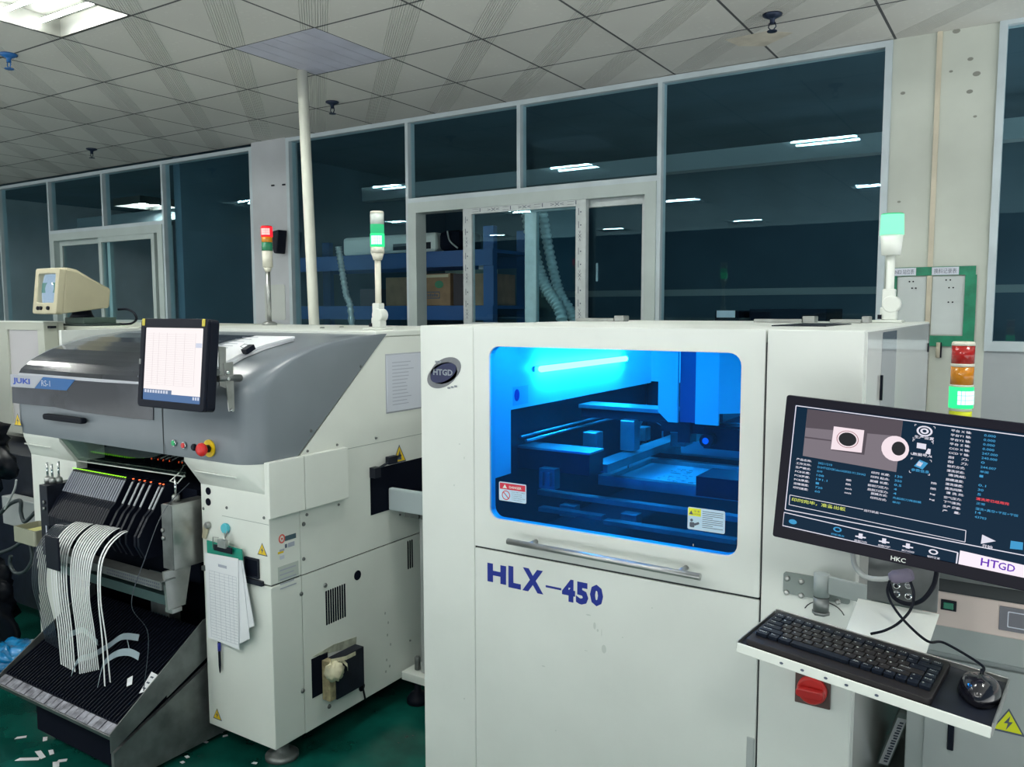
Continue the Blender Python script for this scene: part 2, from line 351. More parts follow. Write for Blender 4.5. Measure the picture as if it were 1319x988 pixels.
for k in range(7):                                           # printed marks on the protective film
    a = -3.40+k*.127
    if k % 2: text(mk, F48, '>X<', a, 2.300, .10, .022)
    else: mk.fbox(F48, a, a+.05, 2.302, 2.304, 0, .0008).fbox(F48, a, a+.05, 2.320, 2.322, 0, .0008).fbox(F48, a+.062, a+.068, 2.30, 2.325, 0, .0008)
for xx in (-3.455, -2.545):
    for k in range(9):
        z = 1.55+k*.085
        if k % 3 == 0: text(mk, F48.sub(xx, z, 0, R(90)), '>X<', 0, -.012, .07, .02)
        else: mk.fbox(F48, xx-.010, xx-.006, z, z+.045, 0, .0008).cyl(F48, xx+.008, z+.02, .005, 0, .0008, 8)
mk.build('film_print', M['ink'], s1)
MB().box(-2.47, -2.455, 4.925, 4.945, 1.80, 1.92).build('latch', M['chrome'], s2)
bay('window_3', -.216, 2.97, 1.40, 3.04, (1.4,))
# ------------------------------------------------------------------ ceiling lights
def troffer():
    t = thing('ceiling_light', (0, 0, CZ), 'x', 'light', 'three tube ceiling lights in the tile grid')
    t['_w'] = 0
    hx, hy, d = .305, .30, .09
    MB().box(-hx, hx, -hy, hy, d, d+.01).box(-hx, -hx+.012, -hy, hy, 0, d).box(hx-.012, hx, -hy, hy, 0, d).box(-hx+.012, hx-.012, -hy, -hy+.012, 0, d).box(-hx+.012, hx-.012, hy-.012, hy, 0, d).build('housing', M['trof'], t)
    for k in (-1, 0, 1):
        q = MB().tube([(-.285, k*.175, .045), (.285, k*.175, .045)], .0095, 10).build('tube', M['e_tube'] if k else M['e_tube'], t)
    return t
tr = troffer()
ntr = 0
for j in LIGHT_Y:
    for i in LIGHT_X:
        c = (GX(i)+.305, GY(j)+.30, CZ)
        lab = 'three tube ceiling light outside the picture'
        if (i, j) == (-2, -2): lab = 'lit square ceiling light with bright tubes at the top left corner of the photo'
        elif (i, j) == (2, -2): lab = 'ceiling light reflected as three tubes high in the large pane left of the plaster column'
        elif (i, j) == (2, -7): lab = 'ceiling light reflected as tubes just left of the white signal lamp on the right'
        elif (i, j) == (-6, -2): lab = 'ceiling light reflected in the pane above the green tower lamp'
        elif (i, j) == (-2, -7): lab = 'ceiling light reflected beside the right edge of the sliding window'
        elif (i, j) == (-6, -7): lab = 'ceiling light reflected at the top of the sliding window sash'
        o = tr if ntr == 0 else dup(tr, c); o.location = c; o['label'] = lab; ntr += 1
        if lab.endswith('outside the picture'): o['group'] = 'ceiling lights outside the picture'
dup(tr, (-10.4, 7.0, CZ), 'added ceiling light brightening the store room beyond the far left windows')['group'] = 'added store room lights'  # extra lamp added to brighten the store room behind the left panes
tag(MB().box(-6.95, -6.85, 4.97, 9.1, 0, 3.25).build('wall_light_block', M['farwall']), kind=S)  # added partition, keeps the store room lamp off the right side
# lilac PVC panel the pipe goes through
pp = MB()
for k in range(6):
    x0 = GX(-1)+k*.61/6; pp.box(x0+.003, x0+.61/6-.001, GY(0)+.004, GY(1)-.004, CZ, CZ+.012)
tag(pp.build('ceiling_panel', M['pvc']), 'smooth lilac striped ceiling panel the leaning pipe rises through', 'panel')
tag(MB().tube([P(388, 70, Z=CZ+.10), (-3.43, 3.37, 0)], .031, 20).build('pipe', M['pipe']), 'long leaning ivory plastic pipe from floor to lilac ceiling panel', 'pipe')
def sprinkler(px, py, lab, mt='sprk'):
    p = P(px, py, Z=CZ-.01); F = top(0).sub(p.x, p.y, CZ)
    t = thing('sprinkler', (p.x, p.y, CZ), lab, 'sprinkler', 'ceiling sprinklers')
    MB().lathe(F, 0, 0, [(.045, 0), (.045, -.008), (.02, -.02), (.012, -.025), (.012, -.045)]).build('flange', M[mt], t)
    fr = MB().tube([F.p(.014, 0, -.04), F.p(.018, 0, -.06), F.p(.003, 0, -.078)], .003, 6).tube([F.p(-.014, 0, -.04), F.p(-.018, 0, -.06), F.p(-.003, 0, -.078)], .003, 6)
    fr.build('yoke', M[mt], t); MB().cyl(F, 0, 0, .024, -.082, -.078, 14).build('deflector', M[mt], t)
sprinkler(995, 21, 'dark ceiling sprinkler at upper right near the brown stained tile')
sprinkler(428, 133, 'dark ceiling sprinkler just right of the leaning pipe')
sprinkler(118, 193, 'dark ceiling sprinkler far left above the window row')
sprinkler(11, 72, 'blue sprinkler head at left edge below the lit ceiling light', 'pblue')
tag(MB().prism(top(CZ-.0015), [(-1.45, 4.38), (-1.22, 4.36), (-1.12, 4.46), (-1.30, 4.60), (-1.42, 4.52)], 0, .001).build('trim_stain', mat('brown_stain', (.60, .56, .47), .8, var=.2, vs=9)), kind=S)
# ------------------------------------------------------------------ things on the back wall
FW = front(4.86)
FPil = front(4.84)
tag(MB().prism(FW.sub(0, 0, 0), [(-.492, 0), (-.468, 0), (-.468, 3.03), (-.492, 3.03)], 0, .012).build('cable_trunking', M['conduit']), 'yellowed vertical trunking strip on the plaster column', 'trunking')
def wtape(x0, x1, z0, z1, lab): tag(MB().fbox(FW, x0, x1, z0, z1, .0125, .0135).build('wall_tape', M['green']), lab, 'tape', 'green tape border on the plaster column')
wtape(-.675, -.635, 1.42, 1.79, 'green tape strip forming left side of the border, behind white lamp post')
wtape(-.675, -.268, 1.79, 1.835, 'green tape strip along the top of border, under two label strips')
wtape(-.315, -.262, 1.475, 1.79, 'wide green tape strip forming the right side of the border')
wtape(-.62, -.262, 1.42, 1.475, 'green tape strip along the bottom of border, above the red tower lamp')
def wlabel(x0, x1, s, lab):
    t = MB().fbox(FW, x0, x1, 1.792, 1.832, .014, .015).build('label_strip', M['paper2']); tag(t, lab, 'label')
    text(MB(), FW, s, x0+.01, 1.799, x1-x0-.02, .026, .0155).build('lettering', M['ink'], t)
wlabel(-.668, -.545, 'LINE3 站位表', 'white label strip on the left of green top tape')
wlabel(-.470, -.345, '换料记录表', 'white label strip on the right of green top tape')
def sheet(x0, x1, lab):
    t = MB().fbox(FW, x0, x1, 1.48, 1.785, .0015, .003).build('wall_sheet', mat('pale_board', (.55, .60, .60), .5, var=.05, vs=4)); tag(t, lab, 'board')
    k = MB()
    for f in (.42, .55):
        for z in ((1.76, 1.725) if x0 < -.5 else (1.765, 1.725, 1.65)): k.cyl(FW, x0+(x1-x0)*(f+.1*(z < 1.75)), z, .004, .003, .008, 10)
    k.build('stud', M['black'], t)
sheet(-.634, -.495, 'pale board with black studs inside green border, left of trunking')
sheet(-.465, -.316, 'pale board with black studs inside green border, right of trunking')
sm = MB()
for px, py, r in ((1158, 260, .006), (1155, 303, .005), (1163, 120, .008), (1225, 92, .006), (1250, 76, .009), (1258, 95, .012), (1249, 118, .010), (1256, 150, .006), (1232, 40, .012)):
    a, b = FW.at(px, py); sm.prism(FW, ell(a, b, r*1.5, r, 12), 0, .0012)
tag(sm.build('trim_scuffs', mat('scuff', (.24, .25, .22), .8)), kind=S)
t = MB().tube([FW.p(-.425, 1.44, .015), FW.p(-.425, 1.36, .018)], .010, 8).build('hanging_strap', M['conduit']); tag(t, 'short yellow strap hanging under the green tape by printer edge', 'strap')
MB().box(-.415, -.408, 4.845, 4.86, 1.36, 1.44).build('band', M['black'], t)
t = tag(MB().prism(FPil, rr(*[v for pr_ in (FPil.at(341, 367)[0], FPil.at(367, 367)[0], FPil.at(341, 412)[1], FPil.at(341, 367)[1]) for v in (pr_,)], .02), 0, .004).build('plastic_pouch', mat('pouch_film', (.55, .58, .55), .12, coat=.6, bump=.5, bs=25)), 'shiny clear plastic pouch fixed low on left pillar', 'pouch')
a0, b0 = FPil.at(355, 301); a1, b1 = FPil.at(371, 327)
tag(MB().prism(FPil, [(a0, b0), (a1, b0+.02), (a1-.03, b1), (a1-.06, b1)], 0, .10).build('wall_speaker', M['black'], bevel=.01), 'black tapered speaker on left pillar beside the red tower lamp', 'speaker')
h = MB()
for px, py in ((352, 239), (366, 238)): a, b = FPil.at(px, py); h.fbox(FPil, a-.015, a+.015, b-.006, b+.006, 0, .01)
tag(h.build('trim_anchor', M['black']), kind=S)
# ------------------------------------------------------------------ solder paste printer
PX0, PX1, PY0, PY1, PZ = -1.528, -.307, 1.90, 3.18, 1.572
PF = front(PY0); PS = side(PX1)
pr = thing('solder_paste_printer', ((PX0+PX1)/2, (PY0+PY1)/2, 0), 'large white printing machine with blue tinted window and HLX-450 lettering', 'machine')
sx0, sx1, sz = -1.3355, -.517, .937
MB().fbox(PF, PX0, sx0-.0015, .06, PZ, -.03, 0).build('front_panel', M['white'], pr, bevel=.003)
MB().fbox(PF, sx1+.002, PX1-.0015, .06, PZ, -.03, 0).build('front_panel', M['white'], pr, bevel=.003)
win = (-1.283, -.574, 1.029, 1.516)
door = MB().ring(PF, rr(sx0, sx1-.002, sz+.003, PZ, .003), rr(*win, .03), -.03, 0).build('door', M['white'], pr, bevel=.0015)
MB().prism(PF, rr(win[0]-.004, win[1]+.004, win[2]-.004, win[3]+.004, .03), -.012, -.006).build('window_pane', M['blueglass'], door)
hb = MB().tube([(-1.196, 1.858, .984), (-.648, 1.858, .980)], .0085, 14)
for x in (-1.13, -.70): hb.tube([(x, 1.858, .983), (x, 1.90, .983)], .007, 10)
hb.build('handle', M['steel'], door)
def sticker(par, F, a0, a1, b0, b1, n, name='sticker', mt='wplas', r=.004): return MB().prism(F, rr(a0, a1, b0, b1, r, 3), n, n+.0008).build(name, M[mt], par)
# DANGER sticker
Fd = PF.sub(0, 0, -.0055)
def at2(F, x0, y0, x1, y1): p, q = F.at(x0, y0), F.at(x1, y1); return p[0], q[0], q[1], p[1]
a0, a1 = Fd.at(643, 630)[0], Fd.at(678, 640)[0]; b1, b0 = Fd.at(644, 620)[1], Fd.at(643, 644)[1]
st = sticker(door, Fd, a0, a1, b0, b1, 0, 'danger_sticker', 'stk'); w, h = a1-a0, b1-b0
q = MB().fbox(Fd, a0+.003, a1-.003, b0+h*.62, b1-.003, .0009, .0012); q.build('header', M['dred'], st)
q = MB(); text(q, Fd, 'DANGER', a0+w*.38, b0+h*.70, w*.45, h*.13, .0014, .02)
q.prism(Fd, [(a0+w*.14, b0+h*.68), (a0+w*.30, b0+h*.68), (a0+w*.22, b0+h*.88)], .0012, .0015); q.build('header_print', M['wplas'], st)
q = MB().ring(Fd, ell(a0+w*.26, b0+h*.31, .0135, .0135, 24), ell(a0+w*.26, b0+h*.31, .0112, .0112, 24), .0009, .0013)
q.fbox(Fd.sub(a0+w*.26, b0+h*.31, 0, R(-45)), -.012, .012, -.0012, .0012, .0009, .0013); q.build('prohibition_sign', M['dred'], st)
q = MB()
for k, s in enumerate(('DO NOT OPEN', 'THE DOOR', 'WHEN THE', 'MACHINE IS IN', 'MOTION')): text(q, Fd, s, a0+w*.53, b0+h*(.50-.105*k), w*.42*(1 if len(s) > 9 else .75), h*.055, .0010)
q.fbox(Fd, a0+w*.49, a0+w*.495, b0+.003, b0+h*.62, .0009, .0011); q.build('small_print', M['ink'], st)
# CAUTION sticker
a0, a1 = Fd.at(886, 660)[0], Fd.at(934, 670)[0]; b1, b0 = Fd.at(886, 652.5)[1], Fd.at(886, 681)[1]; w, h = a1-a0, b1-b0
st = sticker(door, Fd, a0, a1, b0, b1, 0, 'caution_sticker', 'stk')
MB().fbox(Fd, a0+.002, a0+w*.36, b0+h*.62, b1-.002, .0009, .0012).build('header', M['byellow'], st)
q = MB().prism(Fd, [(a0+w*.04, b0+h*.68), (a0+w*.15, b0+h*.68), (a0+w*.095, b0+h*.86)], .0012, .0015)
text(q, Fd, '注 意', a0+w*.17, b0+h*.80, w*.16, h*.08, .0014); text(q, Fd, 'CAUTION', a0+w*.16, b0+h*.68, w*.18, h*.06, .0014)
q.cyl(Fd, a0+w*.11, b0+h*.42, h*.065, .0009, .0013, 14).prism(Fd, rr(a0+w*.06, a0+w*.19, b0+h*.10, b0+h*.33, h*.05), .0009, .0013)
q.fbox(Fd.sub(a0+w*.25, b0+h*.28, 0, R(25)), -w*.07, w*.07, -h*.05, h*.05, .0009, .0013)
for k in range(9): q.fbox(Fd, a0+w*.40, a0+w*(.95 if k % 4 != 3 else .68), b0+h*(.86-.088*k), b0+h*(.885-.088*k), .0009, .0011)
q.build('small_print', M['ink'], st)
# lower door with the lettering
ld = MB().fbox(PF, sx0, sx1-.002, .06, sz-.003, -.03, 0).build('lower_door', M['white'], pr, bevel=.002)
q = MB()
def px_text(F, s, x0, x1, yb, yt, bold=0, n=.0006, mb=None):
    xm, ym = (x0+x1)/2, (yb+yt)/2; aa, ab = F.at(x0, ym)[0], F.at(x1, ym)[0]; ba, bb = F.at(xm, yb)[1], F.at(xm, yt)[1]
    return text(mb, F, s, aa, ba, ab-aa, bb-ba, n, bold)
px_text(PF, 'H', 628, 652, 751, 727, .055, mb=q); px_text(PF, 'L', 655, 671, 758, 730, .055, mb=q); px_text(PF, 'X', 673, 700, 763, 733, .055, mb=q)
a, b = PF.at(703, 755); c, d = PF.at(723, 757); q.fbox(PF, a, c, b-.003, b+.003, 0, .0006)
px_text(PF, '4', 724, 741, 775, 746, .06, mb=q); px_text(PF, '5', 742, 758, 779, 750, .06, mb=q); px_text(PF, '0', 760, 777, 781, 753, .06, mb=q)
q.build('lettering', M['blueink'], ld)
MB().fbox(PF, sx1-.022, sx1-.004, .42, .595, .0003, .004).build('recessed_grip', M['lgm'], ld, bevel=.002)
q = MB()
for px_, py_, rx, ry in ((840, 783, .002, .002), (598, 590, .0016, .004), (893, 702, .0012, .003), (755, 838, .006, .001), (775, 815, .001, .012), (592, 572, .003, .002), (778, 836, .007, .012), (766, 806, .004, .010), (758, 792, .008, .002), (770, 812, .003, .004), (802, 821, .002, .002), (700, 858, .006, .0015), (716, 941, .002, .002), (585, 625, .002, .003), (598, 900, .003, .002)):
    a, b = PF.at(px_, py_); q.prism(PF, ell(a, b, rx, ry, 10), 0, .0005)
q.build('scuff_mark', mat('faint_scuff', (.56, .60, .57), .6), ld)
# emblem
ea, eb = PF.at(572, 480); rot = R(24)
em = MB().prism(PF, ell(ea+.006, eb+.006, .058, .035, 36, rot), 0, .002).prism(PF, ell(ea-.006, eb-.008, .058, .034, 36, rot), 0, .002).build('emblem', mat('emblem_grey', (.17, .18, .20), .4), pr)
MB().prism(PF, ell(ea-.001, eb-.001, .050, .024, 36, rot), .002, .003).build('emblem_field', mat('emblem_navy', (.012, .018, .075), .35), em)
q = MB(); text(q, PF, 'HTGD', ea-.037, eb-.008, .070, .018, .0034, .03)
for k in range(3):
    q.fbox(PF, ea+.014+k*.012, ea+.023+k*.012, eb-.046+.003*k, eb-.041+.003*k, .0022, .003).fbox(PF, ea-.030+k*.008, ea-.025+k*.008, eb+.028, eb+.034, .0022, .003)
q.build('emblem_print', mat('emblem_silver', (.26, .29, .33), .4, metal=.3), em)
# carcass
MB().fbox(PS, PY0+.03, PY1, .06, PZ-.004, -.02, 0).build('side_panel', M['gloss'], pr, bevel=.003)
ps = sticker(pr, PS, 2.135, 2.375, 1.08, 1.562, 0, 'side_window', 'smoke'); ps.data.materials.clear(); ps.data.materials.append(mat('tinted_mirror_pane', (.30, .31, .33), .06, spec=.8, coat=1))
MB().fbox(PS, 2.125, 2.133, 1.40, 1.46, 0, .006).fbox(PS, 3.13, 3.145, 1.47, 1.50, 0, .004).build('latch', M['black'], pr)
MB().box(PX0, PX0+.02, PY0+.03, PY1, .06, PZ-.004).build('side_panel', M['white'], pr, bevel=.003)
MB().box(PX0, PX1, PY1-.02, PY1, .06, PZ-.006).build('rear_panel', M['white'], pr)
MB().box(PX0+.002, PX1-.002, PY0+.032, PY1-.002, PZ-.022, PZ).build('top_cover', M['white'], pr, bevel=.003)
MB().box(PX0+.03, PX1-.03, PY0+.05, PY1-.05, .06, .90).build('lower_chassis', M['seam'], pr)
MB().box(sx0-.006, sx0+.004, PY0+.006, PY0+.03, .06, PZ-.03).box(sx1-.006, sx1+.006, PY0+.006, PY0+.03, .06, PZ-.03).box(sx0, sx1, PY0+.006, PY0+.03, sz-.006, sz+.006).build('seam_frame', M['seam'], pr)
for x in (-1.42, -.41):
    for y in (2.05, 3.05): MB().lathe(top(0), x, y, [(.05, 0), (.05, .015), (.018, .025), (.018, .06)]).build('foot', M['dsteel'], pr)
q = MB()
IW = Fr((-1.29, 0, 0), (0, 1, 0), (0, 0, 1))
q.prism(IW, [(1.932, 1.135), (2.023, 1.135), (2.023, 1.324), (3.07, 1.324), (3.07, 1.548), (1.932, 1.548)], -.008, 0)
iw = q.build('inner_wall', M['wplas'], pr)
a0, a1, b0, b1 = 2.022, 2.10, 1.315, 1.40
q = MB().fbox(IW, 2.035, 2.12, 1.335, 1.39, 0, .001); st = q.build('inner_sticker', mat('sticker_blue', (.45, .62, .75), .5), iw)
MB().prism(IW, ell(2.055, 1.365, .014, .018, 20), .001, .002).build('sticker_print', M['blueink'], st)
MB().box(-.56, -.55, 1.95, 3.07, 1.0, 1.548).build('inner_wall', M['wplas'], pr)
MB().box(-1.30, -.55, 3.07, 3.08, 1.33, 1.548).box(-.80, -.55, 3.06, 3.068, 1.0, 1.33).build('inner_back', M['wplas'], pr)
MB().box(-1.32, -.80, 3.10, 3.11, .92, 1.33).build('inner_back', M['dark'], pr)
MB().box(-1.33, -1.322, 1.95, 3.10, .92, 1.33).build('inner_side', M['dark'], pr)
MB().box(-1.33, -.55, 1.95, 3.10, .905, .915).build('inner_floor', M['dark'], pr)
MB().box(-1.30, -.55, 1.94, 3.08, 1.548, 1.549).build('inner_ceiling', M['wplas'], pr)
MB().tube([(-1.272, 2.168, 1.436), (-1.272, 2.785, 1.436)], .010, 12).build('lamp_tube', M['e_led'], pr)
for y in (1.965, 2.90): MB().box(-1.22, -.62, y-.012, y+.012, 1.538, 1.547).build('led_strip', M['e_strip'], pr)
MB().box(-1.289, -1.283, 2.15, 2.80, 1.428, 1.444).build('lamp_bracket', M['alu'], pr)
# squeegee head under its white covers
hd = front(2.35)
hx = [hd.at(px_, 500)[0] for px_ in (848, 873, 896, 925, 948)]
zb = hd.at(880, 545)[1]; zt = 1.547
def plate(x0, x1, cl, cr, mt, n0=-.012, n1=0): return MB().prism(hd, [(x0, zb+cl), (x0+cl*1.1, zb), (x1-cr*1.1, zb), (x1, zb+cr), (x1, zt), (x0, zt)], n0, n1).build('head_cover', M[mt], pr)
plate(hx[0], hx[1], .030, .0001, 'wplas'); plate(hx[2], hx[3]+.002, .0001, .0001, 'wplas')
MB().fbox(hd, hx[1], hx[2], zb, zt, -.03, -.02).build('head_slot', mat('slot_blue', (.10, .09, .22), .4), pr)
MB().prism(top(0), [(hx[3]+.002, 2.35), (hx[4]+.004, 2.40), (hx[4]-.004, 2.408), (hx[3]-.006, 2.36)], zb+.035, zt).build('head_cover', M['wplas'], pr)
MB().box(hx[0]+.02, hx[3], 2.40, 2.62, zb+.005, zb+.03).box(hx[0]-.03, hx[4]+.08, 2.45, 2.50, zb-.045, zb-.012).box(hx[0]+.03, hx[0]+.07, 2.44, 2.50, zb-.075, zb).build('head_bracket', M['dark'], pr)
MB().box(hx[2], hx[4]-.01, 2.43, 2.449, zb-.085, zb-.02).cyl(front(2.44), hx[2]+.02, zb-.055, .020, 0, .05, 18).build('camera_block', M['black'], pr)
MB().cyl(front(2.39), hx[2]+.02, zb-.055, .010, 0, .002, 14).build('camera_lens', M['chrome'], pr)
MB().tube([(hx[4]-.02, 2.55, zb-.005), (-.56, 2.55, zb-.005)], .006, 8).tube([(hx[0]+.03, 2.48, zb-.01), (-.56, 2.48, zb-.01)], .004, 8).build('guide_rod', M['steel'], pr)
MB().box(-1.285, -.965, 2.44, 2.54, 1.288, 1.300).build('cross_plate', M['steel'], pr)
MB().box(-1.285, -.98, 2.46, 2.535, 1.255, 1.287).build('cross_beam', M['dark'], pr)
MB().box(-1.320, -1.075, 2.11, 2.20, 1.135, 1.196).build('clamp_block', M['dark'], pr)
MB().box(-1.320, -1.073, 2.108, 2.202, 1.197, 1.203).build('clamp_plate', M['steel'], pr)
MB().box(-1.222, -1.17, 2.072, 2.105, 1.09, 1.15).box(-1.215, -1.205, 2.062, 2.071, 1.10, 1.14).box(-1.19, -1.18, 2.062, 2.071, 1.10, 1.14).build('valve_block', M['dsteel'], pr)
MB().box(-.71, -.563, 1.99, 2.12, 1.145, 1.195).build('clamp_block', M['dark'], pr)
MB().box(-.60, -.563, 2.12, 2.19, 1.18, 1.205).build('clamp_plate', M['steel'], pr)
for x, y, hh in ((-1.19, 2.36, .03), (-1.10, 2.45, .065)):
    MB().box(x-.025, x+.025, y-.025, y+.025, 1.16, 1.195+hh).build('air_cylinder', M['steel'], pr, bevel=.003)
    MB().cyl(top(0), x, y, .008, 1.10, 1.159, 10).build('piston_rod', M['chrome'], pr)
MB().tube([(-1.285, 2.10, 1.222), (-1.285, 2.75, 1.222)], .005, 8).tube([(-1.305, 2.10, 1.232), (-1.305, 2.75, 1.232)], .005, 8).build('guide_rod', M['steel'], pr)
MB().box(-1.12, -1.06, 2.2, 2.9, 1.13, 1.155).build('side_rail', M['dsteel'], pr)
MB().box(-1.02, -.97, 2.60, 2.68, 1.16, 1.27).box(-.95, -.93, 2.6, 2.66, 1.18, 1.25).build('motor_block', M['dsteel'], pr)
MB().tube(curve([(-1.15, 2.62, 1.20), (-1.10, 2.60, 1.262), (-1.02, 2.59, 1.25)]), .004, 6).tube([(-1.0, 2.55, 1.215), (-.95, 2.55, 1.22)], .005, 6).build('air_hose', M['steel'], pr)
SF = top(1.098)
fx = [SF.at(770, 612), SF.at(945, 640), SF.at(831, 589)]
f0, fy0, f1, fy1 = fx[0][0], fx[0][1], -.60, fx[2][1]+.02
MB().ring(SF, rr(f0, f1, fy0, fy1, .003, 2), rr(f0+.03, f1-.03, fy0+.03, fy1-.03, .003, 2), -.03, 0).build('stencil_frame', M['steel'], pr)
sf = MB().fbox(SF, f0+.03, f1-.03, fy0+.03, fy1-.03, -.018, -.015).build('stencil_sheet', M['wplas'], pr)
q = MB()
for k in range(90):
    a, b = random.uniform(f0+.14, f1-.05), random.uniform(fy0+.05, fy1-.08); q.fbox(SF, a, a+random.uniform(.004, .02), b, b+random.uniform(.002, .006), -.0148, -.0144)
q.build('stencil_aperture', M['ink'], sf)
MB().box(-1.02, -.60, 2.70, 2.73, 1.12, 1.17).box(-.86, -.66, 2.66, 2.69, 1.16, 1.185).build('rear_rail', M['alu'], pr)
for (x0, y0_), (x1, y1_), z in (((700, 651), (780, 662), 1.03), ((783, 665), (952, 695), 1.01), ((790, 690), (952, 716), .98)):
    p, q_ = P(x0, y0_, Y=2.08), P(x1, y1_, Y=2.08); zz = (p.z+q_.z)/2
    MB().box(p.x, q_.x, 2.05, 2.08, zz-.012, zz).build('cross_rail', M['dsteel'], pr)
MB().tube(curve([(-1.16, 2.02, .92), (-1.15, 2.02, .985), (-1.09, 2.02, .99), (-1.06, 2.02, .93)]), .004, 6).build('air_hose', M['wplas'], pr)
MB().lathe(top(.916), -1.11, 2.02, [(.045, 0), (.045, .025), (.03, .035)]).build('round_cover', M['wplas'], pr)
for x, y, z, w, h in ((-1.20, 2.75, 1.14, .05, .05), (-1.05, 2.80, 1.15, .03, .09), (-.98, 2.86, 1.14, .06, .05), (-.90, 2.75, 1.13, .04, .05), (-1.16, 2.95, 1.18, .08, .06)):
    MB().box(x-w/2, x+w/2, y, y+.05, z, z+h).build('sensor_block', M['dsteel'], pr, bevel=.002)
MB().box(-1.29, -.98, 2.90, 2.93, 1.20, 1.225).build('rear_rail', M['alu'], pr)
MB().box(-1.29, -.80, 2.98, 3.0, 1.06, 1.09).build('rear_rail', M['steel'], pr)
for k in range(4): MB().tube(curve([(-1.25+.06*k, 2.95, 1.10), (-1.22+.07*k, 2.88, 1.20+.02*(k % 2)), (-1.12+.05*k, 2.84, 1.17)]), .0035, 6).build('air_hose', M['alu'] if k % 2 else M['black'], pr)
for x in (-1.18, -.98, -.78): MB().box(x, x+.05, 2.12, 2.16, 1.00, 1.035).build('lift_block', M['dsteel'], pr, bevel=.002)
MB().box(-1.28, -.58, 2.16, 2.19, 1.045, 1.06).build('cross_rail', M['steel'], pr)
MB().box(-.93, -.60, 2.04, 2.07, .955, .968).build('cross_rail', M['alu'], pr)
# top latches, rotary switch
for px_, w_ in ((776, .10), (1012, .10), (1096, .06)):
    p = P(px_, 415, Y=2.85); MB().box(p.x-w_, p.x+w_*.6, 2.82, 2.88, PZ, PZ+.012).box(p.x+w_*.6, p.x+w_, 2.825, 2.875, PZ, PZ+.022).build('top_latch', M['steel'], pr, bevel=.003)
MB().box(-.60, -.46, 2.25, 2.60, PZ, PZ+.003).build('top_slot', M['dark'], pr)
sw = MB().fbox(PF, -.430, -.352, .712, .790, 0, .006).build('switch_plate', mat('switch_backing', (.10, .06, .055), .5), pr, bevel=.002)
q = MB().lathe(PF, -.391, .752, [(.033, .006), (.033, .015), (.028, .022)]); q.build('switch_dial', mat('dial_red', (.50, .018, .015), .35), sw)
MB().prism(PF, rr(-.421, -.361, .742, .762, .008), .022, .040).build('switch_grip', mat('deep_red', (.45, .015, .015), .35), sw, bevel=.003)
MB().tube([PF.p(-.372+.045*math.cos(R(t)), .925+.035*math.sin(R(t)), .001) for t in range(20, 161, 14)], .0012, 5).build('tape_mark', M['seam'], pr)
# ------------------------------------------------------------------ signal lamps
def tower(x, y, z0, label, segs, pole_z, r=.0285, base='plate', pole_mat='cream'):
    F = top(0).sub(x, y, 0)
    t = thing('signal_tower', (x, y, z0), label, 'signal lamp')
    if base == 'joint':
        MB().box(x-.055, x+.045, y-.04, y+.04, z0, z0+.008).build('base', M['wplas'], t, bevel=.003)
        MB().box(x-.025, x+.025, y-.02, y+.02, z0+.008, z0+.05).cyl(front(y), x+.008, z0+.06, .028, -.022, .022, 18).box(x-.02, x+.018, y-.018, y+.018, z0+.05, z0+.11).build('hinge', M['wplas'], t, bevel=.004)
        MB().box(x-.03, x-.018, y-.028, y-.0205, z0+.012, z0+.026).build('screw', M['black'], t)
    elif base == 'plate':
        MB().lathe(F, x*0, 0, [(.04, z0), (.04, z0+.01), (.02, z0+.02)]).build('base', M[pole_mat], t)
    MB().cyl(F, 0, 0, .013, z0+.01, pole_z, 14).build('pole', M[pole_mat], t)
    z = pole_z
    for nm, mt, h, k0, k1 in segs:
        o = MB().lathe(F, 0, 0, [(r*k0, z), (r*k1, z+h)] if nm != 'cap' else [(r*k0, z), (r*k1, z+h*.8), (r*k1*.9, z+h)]).build(nm, M[mt], t)
        if mt in ('e_green', 'e_red'):
            q = MB()
            for aa in range(-2, 3):
                for bb in range(3):
                    th = YAW+R(-90)+aa*.32+R(180)*0
                    dv = Vector((math.cos(th+R(0)), math.sin(th), 0)); c = Vector((x, y, z+h*(.28+.22*bb)))+dv*(r*max(k0, k1)+.0005)
                    FF = Fr(c, (-dv.y, dv.x, 0), (0, 0, 1)); q.fbox(FF, -.004, .004, -.0055, .0055, -.002, .001)
            q.build('lit_element', M[mt+'b'], o)
        z += h
    return t
p = P(1142, 411, Y=2.95)
M['e_greenp'] = emis('lit_pale_green_lens', (.26, 1, .58), 1.2)
zz = lambda py, Y: P(1142, py, Y=Y).z
tower(p.x+.006, 2.95, PZ+.0005, 'white signal lamp with lit green top standing on the printer roof', [('housing', 'wplas', zz(303, 2.95)-zz(329, 2.95), .85, 1.02), ('lens', 'e_greenp', zz(277, 2.95)-zz(303, 2.95), 1.08, 1.02), ('cap', 'e_greend', .004, 1.0, .95)], zz(329, 2.95), .034, 'joint', 'wplas')
YG = 2.62; pg = P(488, 424, Y=YG); zg = lambda py: P(488, py, Y=YG).z
tower(pg.x, YG, 1.535, 'cream signal tower glowing green on the grey hooded machine', [('collar', 'cream', zg(326)-zg(335), .62, .95), ('collar', 'cream', zg(318)-zg(326), 1.0, 1.0), ('lens', 'e_green', zg(301)-zg(318), 1.04, 1.04), ('lens', 'e_greend', zg(289)-zg(301), 1.0, 1.0), ('lens', 'lensw', zg(275)-zg(289), 1.0, 1.0), ('cap', 'cream', zg(272)-zg(275), 1.0, .96)], zg(335), .0285, 'joint', 'cream')
YR = 3.08; pR = P(347, 418, Y=YR); zr = lambda py: P(347, py, Y=YR).z
